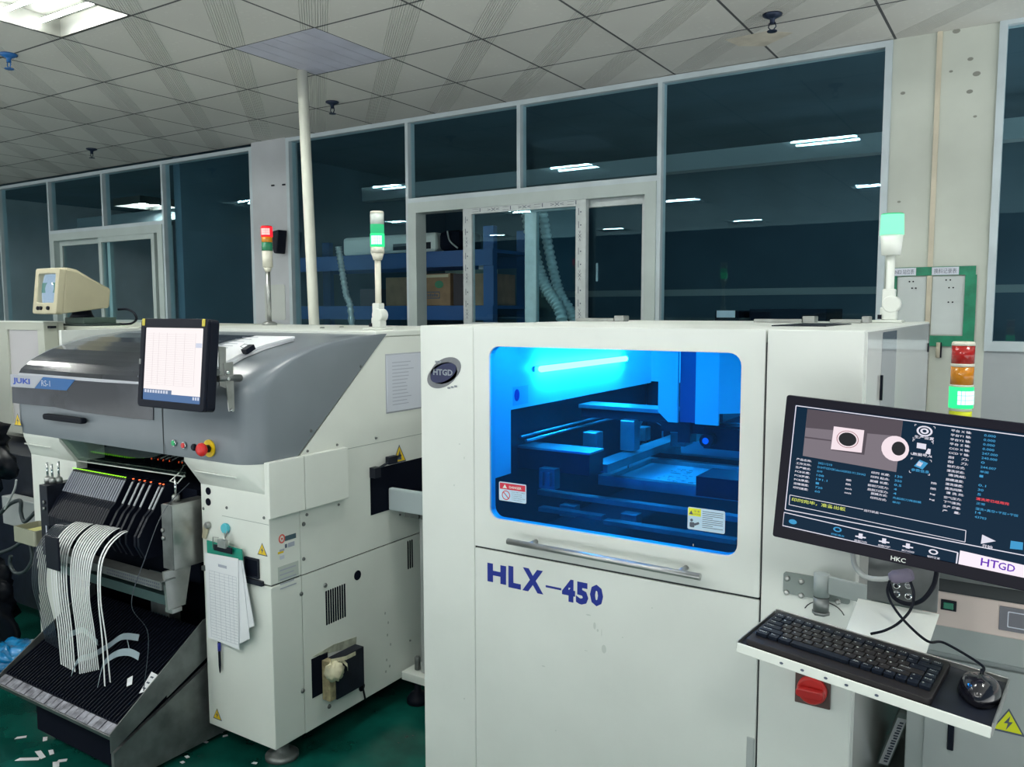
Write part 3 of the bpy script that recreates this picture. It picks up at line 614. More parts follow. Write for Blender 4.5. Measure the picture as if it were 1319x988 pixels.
tower(pR.x, YR, 1.535, 'signal tower with lit red top beside the left pillar', [('collar', 'cream', zr(344)-zr(350), .5, .8), ('housing', 'cream', zr(323)-zr(344), .92, .96), ('lens', 'lensg', zr(312)-zr(323), 1, 1), ('lens', 'lensa', zr(305)-zr(312), 1, 1), ('lens', 'e_red', zr(292)-zr(305), 1.05, 1.05), ('cap', 'lensr', zr(291)-zr(292)+.002, 1, .95)], zr(350), .029, 'plate', 'steel')
YL = 2.45; pl = P(1238.5, 500, Y=YL); zl = lambda py: P(1238.5, py, Y=YL).z
tower(pl.x, YL, 1.20, 'red, amber and green signal tower behind the large right-hand monitor', [('housing', 'byellow', zl(529)-zl(540), .98, .98), ('collar', 'cream', zl(525)-zl(529), .98, .98), ('lens', 'e_green', zl(498)-zl(525), 1.06, 1.06), ('collar', 'cream', zl(495)-zl(498), 1.02, 1.02), ('lens', 'lensa', zl(472)-zl(495), 1, 1), ('collar', 'cream', zl(468)-zl(472), 1.02, 1.02), ('lens', 'lensr', zl(445)-zl(468), 1, 1), ('cap', 'cream', zl(440)-zl(445), 1.03, .98)], zl(540), .0275, 'plate', 'cream')
# ------------------------------------------------------------------ swivel arm with tray
AW = front(1.9)
arm = thing('keyboard_arm', (-.385, 1.86, .98), 'grey swivel arm with bent plate and white tray bolted to the printer front', 'bracket')
a0, b1 = AW.at(1010, 738); a1, b0 = AW.at(1086, 781)
hp = MB().prism(AW, rr(a0, -.318, .965, 1.015, .006), 0.0005, .006).build('hinge_plate', mat('hinge_grey_paint', (.24, .28, .27), .4), arm)
for px_, py_ in ((1015, 744), (1033, 748), (1014, 762), (1033, 766), (1080, 774)):
    a, b = AW.at(px_, py_); MB().lathe(AW, a, b, [(.0065, .006), (.006, .009), (.003, .011)], 12).build('screw', M['steel'], hp)
pvx, pvz = AW.at(1060, 735)[0]-.008, 1.028
T0 = top(0)
MB().cyl(T0, -.372, 1.862, .017, .985, 1.036, 18).build('pivot', M['armgrey'], arm)
MB().cyl(T0, -.372, 1.862, .017, .952, .983, 18).cyl(T0, -.372, 1.862, .019, .944, .951, 6).build('pivot', M['dsteel'], arm)
def slab(mb, p0, p1, wv, t):                                 # sheet from p0 to p1, edge vector wv, thickness vector t
    p0, p1, wv, t = map(Vector, (p0, p1, wv, t))
    return mb.add([p0, p1, p1+wv, p0+wv, p0+t, p1+t, p1+wv+t, p0+wv+t], [(0, 1, 2, 3), (7, 6, 5, 4), (0, 4, 5, 1), (1, 5, 6, 2), (2, 6, 7, 3), (3, 7, 4, 0)])
slab(MB(), (-.356, 1.862, .995), (-.27, 1.868, .985), (0, 0, .040), (0, -.012, 0)).build('arm', M['armgrey'], arm, bevel=.002)
UY = 1.855
UF = front(UY)
(u0, v0), (u1, v1) = UF.at(1116, 772), UF.at(1207, 790)
slab(MB(), (u0, UY, v0), (u1, UY, v1), (.004, 0, .30), (0, .005, 0)).build('upright_plate', M['dsteel'], arm, bevel=.0015)
q = MB()
for px_, py_ in ((1155, 754), (1170, 754), (1155, 765), (1170, 768)):
    a, b = UF.at(px_, py_); q.lathe(UF, a, b, [(.008, 0), (.008, .003), (.0045, .005)], 14)
q.build('bolt', M['chrome'], arm)
# tray
yw, rl = R(-5.0), R(4.5)
tx = Vector((math.cos(yw)*math.cos(rl), math.sin(yw)*math.cos(rl), -math.sin(rl))); ty = Vector((-math.sin(yw), math.cos(yw), 0)); ty = (ty-tx*ty.dot(tx)).normalized()
FK = Fr((-.275, 1.627, .973), tx, ty)                        # keyboard top face
FT = FK.sub(0, 0, -.020)                                     # tray sheet
tl, trr, tb = FT.at(950, 830), FT.at(1277, 938), FT.at(1310, 882)
ta0, ta1, tb0, tb1 = tl[0], trr[0], (tl[1]+trr[1])/2, FT.at(1215, 830)[1]
tb1 = FT.at(1310, 884)[1]
tray = MB().fbox(FT, ta0, ta1, tb0, tb1, -.004, 0).build('tray', M['dark'], arm)
MB().fbox(FT, ta0-.001, ta1+.001, tb0-.004, tb0, -.016, .004).build('tray_lip', M['wplas'], tray, bevel=.002)
MB().fbox(FT, ta1, ta1+.003, tb0, tb1, -.014, .010).fbox(FT, ta0, ta1, tb1, tb1+.003, -.004, .010).fbox(FT, ta0-.003, ta0, tb0, tb1, -.010, .006).build('tray_rim', M['steel'], tray, bevel=.001)
q = MB(); FL = Fr(FT.p(0, tb0-.004, 0), FT.x, FT.n)
for px_, py_ in ((1007, 850), (1034, 858), (1064, 870), (1091, 877), (1130, 890)):
    a, b = FL.at(px_, py_); q.prism(FL, ell(a, -.007, .0035, .0022, 10), 0, .0012)
q.build('chip_mark', M['ink'], tray)
bp0, bp1 = Vector((u0-.016, UY-.003, v0)), Vector((u1+.004, UY-.003, v1)); te0 = FT.p(FT.at(1100, 812)[0]-.01, tb1, 0); te1 = FT.p(FT.at(1198, 836)[0], tb1, 0)
MB().add([bp0, bp1, te1, te0, bp0-Vector((0, .004, .003)), bp1-Vector((0, .004, .003)), te1-Vector((0, .004, .003)), te0-Vector((0, .004, .003))],
         [(0, 1, 2, 3), (7, 6, 5, 4), (0, 4, 5, 1), (1, 5, 6, 2), (2, 6, 7, 3), (3, 7, 4, 0)]).build('bent_plate', M['white'], arm)
# ------------------------------------------------------------------ keyboard
kb = thing('keyboard', FK.p(0, 0, -.016), 'black compact keyboard with white legends on the tray', 'keyboard')
KW, KD = .330, .186
MB().prism(FK, rr(-KW/2, KW/2, -KD/2, KD/2, .008), -.0195, -.006).build('case', mat('keyboard_case', (.020, .018, .020), .45, spec=.25), kb, bevel=.002)
ku = MB().prism(Fr((0, 0, 0), (1, 0, 0), (0, 1, 0)), rr(-.0088, .0088, -.0088, .0088, .001, 1), 0, .0075)
kme = None
key_black = mat('key_black', (.008, .012, .022), .4, spec=.2); key_char = mat('key_charcoal', (.024, .022, .023), .4, spec=.25)
Kmat = Matrix((FK.x, FK.u, FK.n)).transposed().to_4x4()
pit = .0197; rows = [[1]*16, [1]*14+[2], [1.5]+[1]*12+[1.5, 1], [1.75]+[1]*11+[2.25, 1], [2.25]+[1]*10+[1.75, 1, 1], [1.25, 1, 1.25, 5.5]+[1]*7]
legends = ['Esc F1 F2 F3 F4 F5 F6 F7 F8 F9 F10 F11 F12 Num Ins Del'.split(), list('`1234567890-=')+['<-', ''], ['Tab']+list('QWERTYUIOP[]')+['\\', 'PgU'], ['Caps']+list('ASDFGHJKL;')+["'", 'Enter', 'PgD'], ['Shift']+list('ZXCVBNM,./')+['Shift', '^', 'End'], ['Ctrl', 'Fn', 'Alt', '', 'Alt', 'Fn', 'Ct', 'Hm', '<', 'v', '>']]
kp = MB(); nk = 0
for r_, (row, lg) in enumerate(zip(rows, legends)):
    x = -.1575; b = .052-r_*.0212
    for w_, s in zip(row, lg):
        blk = r_ in (0, 5) or x < -.13 or x > .095
        c = FK.p(x+w_*pit/2, b, -.006)
        if kme is None:
            o = ku.build('key', key_black, kb, bevel=.0012, seg=1); kme = o.data; kme2 = kme.copy(); kme2.materials.clear(); kme2.materials.append(key_char)
        else:
            o = bpy.data.objects.new('key', kme if blk else kme2); COL.objects.link(o); o.parent = kb; o.matrix_parent_inverse = kb.matrix_basis.inverted()
            md = o.modifiers.new('b', 'BEVEL'); md.width = .0012; md.segments = 1; md.limit_method = 'ANGLE'; md.angle_limit = R(40)
        mm = Kmat @ Matrix.Diagonal(((w_*pit-.0021)/.0176, 1, 1, 1)); mm.translation = c; o.matrix_basis = mm
        if s: text(kp, FK, s, x+.004, b+.001, min(.0035*len(s), w_*pit-.008), .0042, .0019)
        x += w_*pit
kp.build('key_legends', M['wplas'], kb)
# ------------------------------------------------------------------ mouse
ma, mb_ = FT.at(1271, 898)
FM = FT.sub(ma-.012, mb_-.002, 0, R(6))
ms = thing('mouse', FM.p(0, 0, 0), 'glossy black computer mouse at the right end of tray', 'mouse')
q = MB(); nu, nv = 28, 9
def mpt(t, k):
    e = k/(nv-1)*math.pi/2; y = math.sin(t); wx = .034*(1+.10*y-.12*y*y); hz = .037*(1-.12*y)
    return FM.p(wx*math.cos(t)*math.cos(e)**.7, 0.060*y*math.cos(e)**.8-.006*math.sin(e), .002+hz*math.sin(e)**.85)
vs = [mpt(2*math.pi*i/nu, k) for k in range(nv) for i in range(nu)]
q.add(vs, [(k*nu+i, k*nu+(i+1) % nu, (k+1)*nu+(i+1) % nu, (k+1)*nu+i) for k in range(nv-1) for i in range(nu)], True); q.f.append(tuple(range(nu))[::-1]); q.sm.append(False)
q.build('shell', mat('gloss_black', (.010, .010, .016), .16, coat=.5), ms)
MB().cyl(Fr(FM.p(-.003, .030, .028), FM.u, FM.n), 0, 0, .009, 0, .006, 16).build('scroll_wheel', M['rubber'], ms)
MB().fbox(FM, -.0006, .0006, .012, .046, .030, .0345).build('button_seam', M['seam'], ms)
# ------------------------------------------------------------------ monitor
c0 = Vector((-.196, 1.732, 1.273)); MW_, MH_ = .49, .303
mya, mti, mro = R(-2.17), R(1.26), R(3.76)
xa = Vector((math.cos(mya), math.sin(mya), 0)); nn = Vector((math.sin(mya), -math.cos(mya), 0)); uu = Vector((0, 0, 1))*math.cos(mti)-nn*math.sin(mti)
mx_ = xa*math.cos(mro)-uu*math.sin(mro); mu_ = uu*math.cos(mro)+xa*math.sin(mro)
FMn = Fr(c0, mx_, mu_)
mo = thing('monitor', c0-Vector((0, -.04, .15)), 'large black widescreen monitor showing dark control software, on swivel arm', 'monitor')
MB().ring(FMn, rr(-MW_/2, MW_/2, -MH_/2, MH_/2, .005), rr(-MW_/2+.018, MW_/2-.018, -MH_/2+.024, MH_/2-.018, .002), -.012, 0).build('bezel', mat('bezel_black', (.007, .006, .014), .3, spec=.15), mo, bevel=.0015)
MB().fbox(FMn, -MW_/2+.004, MW_/2-.004, -MH_/2+.004, MH_/2-.004, -.030, -.012).fbox(FMn, -.14, .14, -.10, .10, -.05, -.03).build('back_shell', M['black'], mo, bevel=.004)
MB().fbox(FMn, -.05, .05, -.05, .05, -.075, -.05).build('mount_plate', M['dsteel'], mo)
FS = FMn.sub(0, 0, -.0035)
scr = MB().fbox(FS, -MW_/2+.017, MW_/2-.017, -MH_/2+.023, MH_/2-.017, -.002, 0).build('screen', mat('screen_navy', (.001, .002, .004), .25, emit=(.0015, .016, .038), es=1, spec=.08), mo)
Z6 = lambda zx, zy: (1000+zx*.2833, 480+zy*.2833)
def s_at(zx, zy): return FS.at(*Z6(zx, zy))
sw_ = emis('screen_white', (.85, .83, .95), .85); sb_ = emis('screen_blue', (.06, .38, .72), .8); sy_ = emis('screen_yellow', (.75, .85, .16), .8); sr_ = emis('screen_red', (1, .08, .10), .9)
tw, tb_, ty_, tr_ = MB(), MB(), MB(), MB()
def st_(mb, s, zx, zy, wz, hz=10):                           # text whose left middle sits at the zoom pixel
    a, b = s_at(zx, zy); a2 = s_at(zx+wz, zy+wz*.19)[0]; h = hz*.2833*1.75/F_PX*1.05
    text(mb, FS, s, a, b-h/2, max(.002, a2-a), h, .0004, .015)
for k, s in enumerate('产品名称: 工作文件: 生产模式: PCB长度: PCB宽度: PCB厚度: 运输速度: 印刷速度:'.split()): st_(tw, s, 92-2.2*k, 392+18.3*k, 68)
for k, s in enumerate(('20211210', 'D:\\HTGD\\SK\\dev\\ASK03-V1.2\\HA2', '自动', '108', '191.1', '1', '720', '60')): st_(tb_, s, 190-2.2*k, 410+18.3*k, {0: 64, 1: 218}.get(k, 9*len(s)+6), 9)
for k in range(4): st_(tw, ('mm', 'mm', 'mm/s', 'mm/s')[k], 318-2.6*k, 487+19*k, 22+8*(k > 1), 8)
for k, s in enumerate('印刷 长度:|印刷 起点:|脱模 长度:|前刮刀压力:|后刮刀压力:|脱模方式:|印刷方式:'.split('|')): st_(tw, s, 432-3*k if k < 3 else 416-2*(k-3) if k < 5 else 430-3*(k-5), 453+19*k, 84 if k < 3 else 94 if k < 5 else 74)
for k, s in enumerate(('130', '350', '0.5', '4', '4', '先起刮刀再脱模', '单印')): st_(tb_, s, 540-2.2*k, 470+19.5*k, 130 if k == 5 else 9*len(s)+6 if k < 5 else 36, 9)
for k in range(4): st_(tw, ('mm', 'mm', 'kg', 'kg')[k], 704-2.6*k, 501+25*k, 24, 8)
for k, s in enumerate('平台 X 轴:|平台Y1 轴:|平台Y2 轴:|平台 Z 轴:|CCD X 轴:|CCD Y 轴:|刮    刀:|刮    刀:|取像方式:|清洗状态:|清洗纸:|脱模速度:|清洗速度:|清洗间隔:|清 洗 剂:|空气压力:|下轮清洗:|生产 周期:|产    量:'.split('|')): st_(tw, s, 795-1.3*k*1.7+(8 if k in (10, 14) else 0), 262+20.2*k, 92 if k < 8 else 80)
for k, s in enumerate(('0.000', '0.000', '0.000', '0.000', '247.000', '240.000', '0', '244.007', '单面', '1', '', '0.1', '30', '5', '', '正常', '', '14', '43703')): s and st_(tb_, s, 945-2.4*k, 284+20.6*k, 9*len(s)+8 if s.isascii() else 40, 9)
st_(tr_, '清洗液已经用完', 908, 572, 150, 11); st_(tb_, '湿洗+真空+干擦+干擦', 905, 617, 195, 10)
st_(ty_, '印刷完毕，准备出板', 70, 575, 245, 16); st_(tw, '运行状态', 398, 625, 68, 10)
for s, zx, zy in (('生产设置', 628, 290), ('数据录入', 620, 368)): st_(tw, s, zx, zy, 88, 12)
st_(tb_, '参数信息', 613, 440, 82, 12)
def line(mb, x0, y0, x1, y1, w=.0006): 
    p, q_ = Vector(s_at(x0, y0)), Vector(s_at(x1, y1)); d = (q_-p).normalized(); n = Vector((-d.y, d.x))*w
    mb.prism(FS, [tuple(p-n), tuple(q_-n), tuple(q_+n), tuple(p+n)], .0002, .0005)
for L_ in ((90, 150, 1200, 298, .0009), (90, 150, 40, 622, .0009), (40, 622, 1200, 845, .0009), (62, 556, 58, 600), (62, 556, 395, 622), (470, 638, 862, 718), (58, 600, 858, 770), (862, 718, 858, 770), (35, 635, 28, 695, .0009), (35, 635, 825, 818, .0009), (28, 695, 818, 872, .0009), (825, 818, 818, 872, .0012)): line(tw, *L_)
for (cx, cy) in ((672, 265), (663, 335), (655, 417)):
    for dx, dy, ex, ey in ((-42, -30, 1, 1), (50, -18, -1, 1), (-50, 36, 1, -1), (42, 50, -1, -1)):
        line(tw, cx+dx, cy+dy, cx+dx+8*ex, cy+dy+2*ex, .0004); line(tw, cx+dx, cy+dy, cx+dx, cy+dy+8*ey, .0004)
def blob(mb, zx, zy, rx, ry, n0=.0003, n1=.0007, k=20, inner=None):
    a, b = s_at(zx, zy); s_ = .2833*1.72/F_PX
    if inner: mb.ring(FS, ell(a, b, rx*s_, ry*s_, k), ell(a, b, rx*s_*inner, ry*s_*inner, k), n0, n1)
    else: mb.prism(FS, ell(a, b, rx*s_, ry*s_, k), n0, n1)
blob(tw, 674, 266, 30, 22, inner=.75); blob(tw, 674, 266, 16, 12, inner=.5)
def poly(mb, pts, n0=.0003, n1=.0007): mb.prism(FS, [s_at(*p) for p in pts][::-1], n0, n1)
poly(tw, [(640, 318), (682, 325), (680, 350), (638, 342)]); poly(tw, [(690, 345), (702, 348), (700, 372), (676, 368)])
poly(tb_, [(652, 396), (690, 412), (665, 440), (626, 424)]); poly(tw, [(648, 402), (668, 410), (655, 428), (636, 420)])
poly(tw, [(936, 736), (998, 766), (930, 778)]); poly(tb_, [(1066, 764), (1122, 772), (1120, 806), (1062, 800)])
st_(tw, '开始', 936, 786, 48, 13)
for k, (zx, zy) in enumerate(((75, 678), (278, 713), (383, 742), (490, 764), (598, 787), (714, 815))):
    mb = tb_ if k < 2 else tw
    blob(mb, zx, zy, 18, 11, inner=.6 if k in (1, 5) else None) if k in (0, 1, 5) else poly(mb, [(zx-24, zy-2), (zx+24, zy+6), (zx+24, zy+12), (zx-24, zy+4)])
    if k in (2, 3, 4): poly(mb, [(zx-8, zy-12), (zx+10, zy-9), (zx+8, zy+14), (zx-10, zy+10)])
    if k: st_(mb, ('', '网板退出', '前刮刀升', '后刮刀降', '刮刀归位', '钢网夹紧')[k], zx-28, zy+19, 58, 8)
tw.build('screen_white_print', sw_, scr); tb_.build('screen_blue_print', sb_, scr); ty_.build('screen_yellow_print', sy_, scr); tr_.build('screen_red_print', sr_, scr)
# camera picture of a fiducial mark
q = MB(); poly(q, [(142, 165), (576, 218), (545, 452), (120, 378)], .0002, .0004); cp = q.build('camera_picture', emis('picture_grey', (.34, .29, .34), .55), scr)
q = MB(); poly(q, [(142, 165), (576, 218), (565, 290), (134, 250)], .0004, .0005); poly(q, [(130, 290), (250, 306), (250, 312), (130, 297)], .0004, .0005); poly(q, [(262, 262), (415, 268), (400, 374), (250, 352)], .0004, .0005); q.build('picture_shade', emis('picture_dark', (.15, .12, .15), .55), cp)
q = MB(); poly(q, [(262, 244), (400, 262), (388, 364), (248, 348)], .0005, .0007); q.build('picture_pad', emis('picture_pink', (.95, .80, .86), .9), cp); q = MB(); blob(q, 540, 345, 54, 54, .0005, .0007); q.build('picture_pad', emis('picture_pink', (.95, .80, .86), .9), cp)
q = MB(); blob(q, 324, 303, 37, 30, .0008, .0009); q.build('picture_hole', emis('picture_black', (.03, .03, .04), .5), cp); q = MB(); blob(q, 556, 345, 27, 30, .0008, .0009); q.build('picture_hole', emis('picture_black', (.03, .03, .04), .5), cp)
q = MB(); blob(q, 324, 303, 46, 38, .0008, .0009, inner=.93); q.build('picture_ring', emis('picture_rust', (.55, .25, .28), .6), cp)
q = MB(); poly(q, [(836, 808), (1205, 893), (1200, 965), (826, 880)], .0005, .0009); lp = q.build('logo_panel', emis('logo_panel_white', (.95, .86, .95), .95), scr)
q = MB(); st_(q, 'HT', 930, 858, 80, 30); st_(q, 'GD', 1010, 876, 76, 28); 
for v in q.v: v += FS.n*.001
q.build('logo_print', emis('logo_purple', (.16, .03, .55), .8), lp)
q = MB(); st_(q, '2022/04/23  10:55:41', 918, 898, 190, 9)
for v in q.v: v += FS.n*.001
q.build('clock_print', emis('clock_pink', (.85, .3, .5), .7), lp)
q = MB(); a, b = FMn.at(1157, 720.5); text(q, FMn, 'HKC', a-.0135, b-.0045, .027, .009, .0006, .02); q.build('maker_lettering', M['wplas'], mo)
def cable(name, pts, r, label, mt='rubber'):
    return tag(MB().tube(curve(pts), r, 8).build(name, M[mt]), label, 'cable')
UP = lambda px_, py_, Y: tuple(P(px_, py_, Y=Y))
vg = thing('video_cable', UP(1160, 745, 1.80), 'grey video cable with thick lilac plug under the monitor', 'cable')
MB().tube(curve([UP(1098, 712, 1.83), UP(1102, 730, 1.82), UP(1115, 743, 1.81), UP(1135, 746, 1.805), UP(1150, 744, 1.80)]), .0055, 10).build('lead', M['lgm'], vg)
MB().tube([UP(1146, 744, 1.80), UP(1152, 743, 1.80), UP(1170, 741, 1.80), UP(1176, 740, 1.80)], [.009, .014, .014, .010], 12).build('plug', mat('lilac_plug', (.17, .15, .22), .5), vg)
cable('power_cable', [UP(1207, 735, 1.80), UP(1202, 755, 1.80), UP(1188, 773, 1.80), UP(1170, 778, 1.81), UP(1152, 770, 1.82), UP(1145, 752, 1.82)], .0045, 'thick black cable looping under monitor to the right')
cable('keyboard_cable', [UP(1172, 748, 1.80), UP(1177, 765, 1.79), UP(1173, 785, 1.775), UP(1158, 802, 1.755), UP(1140, 812, 1.735), tuple(FK.p(*FK.at(1122, 814), -.004))], .0028, 'thin black cable running down to the back of keyboard')
cable('mouse_cable', [UP(1146, 748, 1.785), UP(1143, 762, 1.785), UP(1150, 780, 1.765), UP(1168, 803, 1.735), UP(1195, 826, 1.715), tuple(FT.p(*FT.at(1215, 842), .022)), tuple(FT.p(*FT.at(1262, 868), .018)), tuple(FM.p(0, .064, .016))], .0026, 'thin black cable crossing the bent plate and reaching the mouse')
# ------------------------------------------------------------------ loader on the right
LX0, LX1, LY = -.222, .85, 2.15
LF = front(LY)
ld = thing('board_loader', (.3, 2.6, 0), 'grey and pink machine at right edge with green rocker switch', 'machine')
MB().box(LX0, LX1, LY, 3.1, .06, .86).build('cabinet', M['lgm'], ld, bevel=.003)
MB().box(LX0, LX1, LY+.02, 3.1, .86, 1.20).build('upper_cabinet', M['lgm'], ld, bevel=.003)
for x in (LX0+.06, LX1-.06):
    for y in (2.22, 3.0): MB().lathe(top(0), x, y, [(.04, 0), (.04, .012), (.015, .02), (.015, .06)]).build('foot', M['dsteel'], ld)
CF = front(2.08)
z1, z0 = CF.at(1211, 761)[1], CF.at(1199, 804)[1]; x0 = CF.at(1200, 790)[0]-.02
cpn = MB().box(x0, LX1, 2.08, LY+.02, z0, z1).build('control_panel', M['pink'], ld, bevel=.003)
MB().box(x0, LX1, 2.077, LY+.018, z1, z1+.003).build('panel_gap', M['seam'], ld)
zs = CF.at(1195, 838)[1]-.004
MB().prism(Fr((x0, 0, 0), (0, 1, 0), (0, 0, 1)), [(2.085, z0), (LY, z0), (LY, zs-.02), (2.10, zs)], 0, LX1-x0).build('panel_underside', M['lgm'], ld)
a, b = CF.at(1222, 779.5)
MB().fbox(CF, a-.016, a+.016, b-.012, b+.012, 0, .004).build('switch_frame', M['black'], cpn, bevel=.001)
MB().fbox(CF, a-.010, a+.010, b-.007, b+.007, .004, .008).build('rocker_switch', mat('rocker_green', (.01, .20, .12), .3), cpn, bevel=.001)
a, b = CF.at(1287, 795)
MB().fbox(CF, a, a+.16, b-.027, b+.027, 0, .004).build('display_frame', mat('display_grey', (.16, .16, .19), .4), cpn, bevel=.001)
MB().ring(CF, rr(a+.016, a+.145, b-.018, b+.018, .002, 2), rr(a+.018, a+.143, b-.016, b+.016, .002, 2), .004, .0052).build('display_line', M['paper2'], cpn)
dr = MB().fbox(LF, LF.at(1192, 900)[0], LX1-.02, .08, .79, .0005, .010).build('cabinet_door', M['lgm'], ld, bevel=.002)
a, b = LF.at(1226, 940); MB().fbox(LF, a-.008, a+.006, b-.045, b+.075, .010, .016).build('door_handle', M['black'], dr, bevel=.002)
def warn(par, F, a, b, s, n=0, mt='yellow', bolt=True):
    T = [(a-s, b-s*.82), (a+s, b-s*.82), (a, b+s*.92)]; o = MB().prism(F, T, n, n+.0008).build('warning_sign', M['ink'], par)
    k = .82; MB().prism(F, [(a+(x-a)*k, b-.06*s+(y-b+.06*s)*k) for x, y in T], n+.0008, n+.0012).build('sign_field', M[mt], o)
    if bolt: MB().prism(F, [(a+.10*s, b+.42*s), (a-.26*s, b-.16*s), (a-.02*s, b-.12*s), (a-.12*s, b-.62*s), (a+.26*s, b+.02*s), (a+.03*s, b-.02*s)], n+.0012, n+.0016).build('sign_bolt', M['ink'], o)
    else: MB().prism(F, [(a+.05*s, b+.4*s), (a-.35*s, b-.5*s), (a+.3*s, b-.55*s)], n+.0012, n+.0016).cyl(F, a+.02*s, b-.1*s, .17*s, .0012+n, .0017+n, 12).build('sign_bolt', M['ink'], o)
    return o
a, b = LF.at(1299, 927); warn(dr, LF, a, b, .034, .010, 'byellow')
t = thing('document_folder', (-.265, 2.32, .1), 'white printed folder leaning in the dark gap beside the printer', 'folder')
FD = Fr(P(1150, 955, Y=2.30), (1, 0, 0), Vector((.30, .05, 1)))
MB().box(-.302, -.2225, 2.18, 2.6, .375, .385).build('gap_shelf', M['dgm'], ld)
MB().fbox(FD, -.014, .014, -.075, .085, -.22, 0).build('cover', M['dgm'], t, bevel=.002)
MB().fbox(FD, -.011, .011, -.07, .07, 0, .002).build('spine_label', M['paper'], t)
q = MB()
for k in range(16): q.fbox(FD, -.004 if k % 3 else -.002, .007, -.062+k*.0078, -.058+k*.0078+.001*(k % 2), .002, .0026)
q.build('spine_print', M['ink'], t)
# ------------------------------------------------------------------ pick and place machine
JX0, JX1, JY, JYB = -3.648, -2.148, 1.852, 3.27
jm = thing('pick_and_place_machine', ((JX0+JX1)/2, 2.55, 0), 'ivory placement machine with grey curved hood and smoked windows', 'machine')
JS = side(JX1); JF = front(JY)
PROF = [(1.785, 1.105), (1.778, 1.16), (1.780, 1.345), (1.797, 1.375), (1.842, 1.410), (1.920, 1.447), (2.02, 1.477), (2.14, 1.501), (2.29, 1.517), (2.42, 1.524)]   # front outline of the hood (Y, Z)
CR = [.10, .10, .095, .09, .08, .07, .055, .04, .03, .02]
def yd(z): return 2.004+(z-1.129)/(1.518-1.129)*.45
def outline(yf, z, r, yb, x0=JX0, x1=JX1+.003, k=7):
    pts = [(x0, yb, z)]
    for i in range(k+1): t = R(180+90*i/k); pts.append((x0+r+r*math.cos(t), yf+r+r*math.sin(t), z))
    for i in range(k+1): t = R(270+90*i/k); pts.append((x1-r+r*math.cos(t), yf+r+r*math.sin(t), z))
    return pts+[(x1, yb, z)]
q = MB(); rings = [outline(yf, z, r, yd(z)) for (yf, z), r in zip(PROF, CR)]; n_ = len(rings[0])
fine = []
for a, b in zip(rings, rings[1:]): fine.append(a)
fine.append(rings[-1])
q.add([p for r_ in fine for p in r_], [(i*n_+k, i*n_+k+1, (i+1)*n_+k+1, (i+1)*n_+k) for i in range(len(fine)-1) for k in range(n_-1)], True)
cap = fine[-1]; q.add(cap, [tuple(range(len(cap)))], False)
hood = q.build('hood', M['grey'], jm)
def hs(X, z, off=0):                                         # a point on the hood's front or dome at height z
    for (ya, za), (yb_, zb_) in zip(PROF, PROF[1:]):
        if za <= z <= zb_:
            t = (z-za)/(zb_-za); d = Vector((0, yb_-ya, zb_-za)).normalized(); n = Vector((0, -d.z, d.y))
            return Vector((X, ya+t*(yb_-ya), z))+n*off
def patch(mb, X0, X1, zs, off):
    vs = []
    for z in zs: vs += [hs(X0 if not callable(X0) else X0(z), z, off), hs(X1 if not callable(X1) else X1(z), z, off)]
    n = len(vs); vs += [v+Vector((0, .002, -.002)) for v in vs]
    fs = [(2*i, 2*i+1, 2*i+3, 2*i+2) for i in range(len(zs)-1)]+[(n+2*i+2, n+2*i+3, n+2*i+1, n+2*i) for i in range(len(zs)-1)]
    for i in range(len(zs)-1): fs += [(2*i+2, n+2*i+2, n+2*i, 2*i), (2*i+1, n+2*i+1, n+2*i+3, 2*i+3)]
    fs += [(0, n, n+1, 1), (2*len(zs)-1, n+2*len(zs)-1, n+2*len(zs)-2, 2*len(zs)-2)]
    return mb.add(vs, fs, False)
zs = [1.358+(1.512-1.358)*k/10 for k in range(11)]
patch(MB(), lambda z: -3.575+.25*max(0, z-1.47), -2.66, zs, .003).build('dome_window', M['smoke'], hood)
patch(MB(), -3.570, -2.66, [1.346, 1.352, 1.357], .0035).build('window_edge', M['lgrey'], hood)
FH = front(1.7775)
pt = lambda F, *L: [F.at(*p) for p in L]
MB().prism(FH, pt(FH, (16, 486), (198, 496), (198, 541), (172, 539), (100, 530), (70, 524), (17, 519)), -.001, .003).build('front_window', M['smoke'], hood)
lb = MB().prism(FH, pt(FH, (15, 482), (98, 489), (87, 503), (52, 500.5), (15.5, 498)), .003, .0045).build('name_band', M['pblue'], hood)
MB().prism(FH, pt(FH, (15, 482), (57, 485.5), (46, 500), (15.5, 498)), .0045, .0055).build('name_plate', M['lgrey'], lb)
q = MB(); px_text(FH, 'JUKI', 18.5, 40.5, 496, 487, .04, .006, q); q.build('name_lettering', M['jblue'], lb)
q = MB(); px_text(FH, 'RS-1', 55, 66, 497.5, 490, .0, .0052, q); q.build('model_lettering', M['paper2'], lb)
a0, b0 = FH.at(64, 536); a1, b1 = FH.at(114, 536)
MB().prism(FH, rr(a0, a1, 1.183, 1.206, .010), .006, .03).fbox(FH, a0+.02, a0+.04, 1.188, 1.2, 0, .008).fbox(FH, a1-.04, a1-.02, 1.188, 1.2, 0, .008).build('hood_handle', M['rubber'], hood, bevel=.005)
a, b = FH.at(23.5, 541); warn(hood, FH, a, b, .031, .001)
MB().fbox(FH, -2.602, -2.598, 1.106, 1.346, 0, .0008).build('hood_seam', M['seam'], hood)
for px_, py_, mt in ((225, 570.5, 'lensg'), (237.5, 573.5, 'red'), (250.5, 576, 'black')):
    a, b = FH.at(px_, py_); o = MB().lathe(FH, a, b, [(.0125, 0), (.0125, .005), (.011, .006)], 18).build('push_button', M['chrome'] if mt != 'black' else M['black'], hood)
    MB().lathe(FH, a, b, [(.0098, .006), (.0098, .008), (.008, .0095)], 18).build('button_cap', mat('button_green', (.01, .42, .14), .3) if mt == 'lensg' else M[mt], o)
a, b = FH.at(270, 577.5)
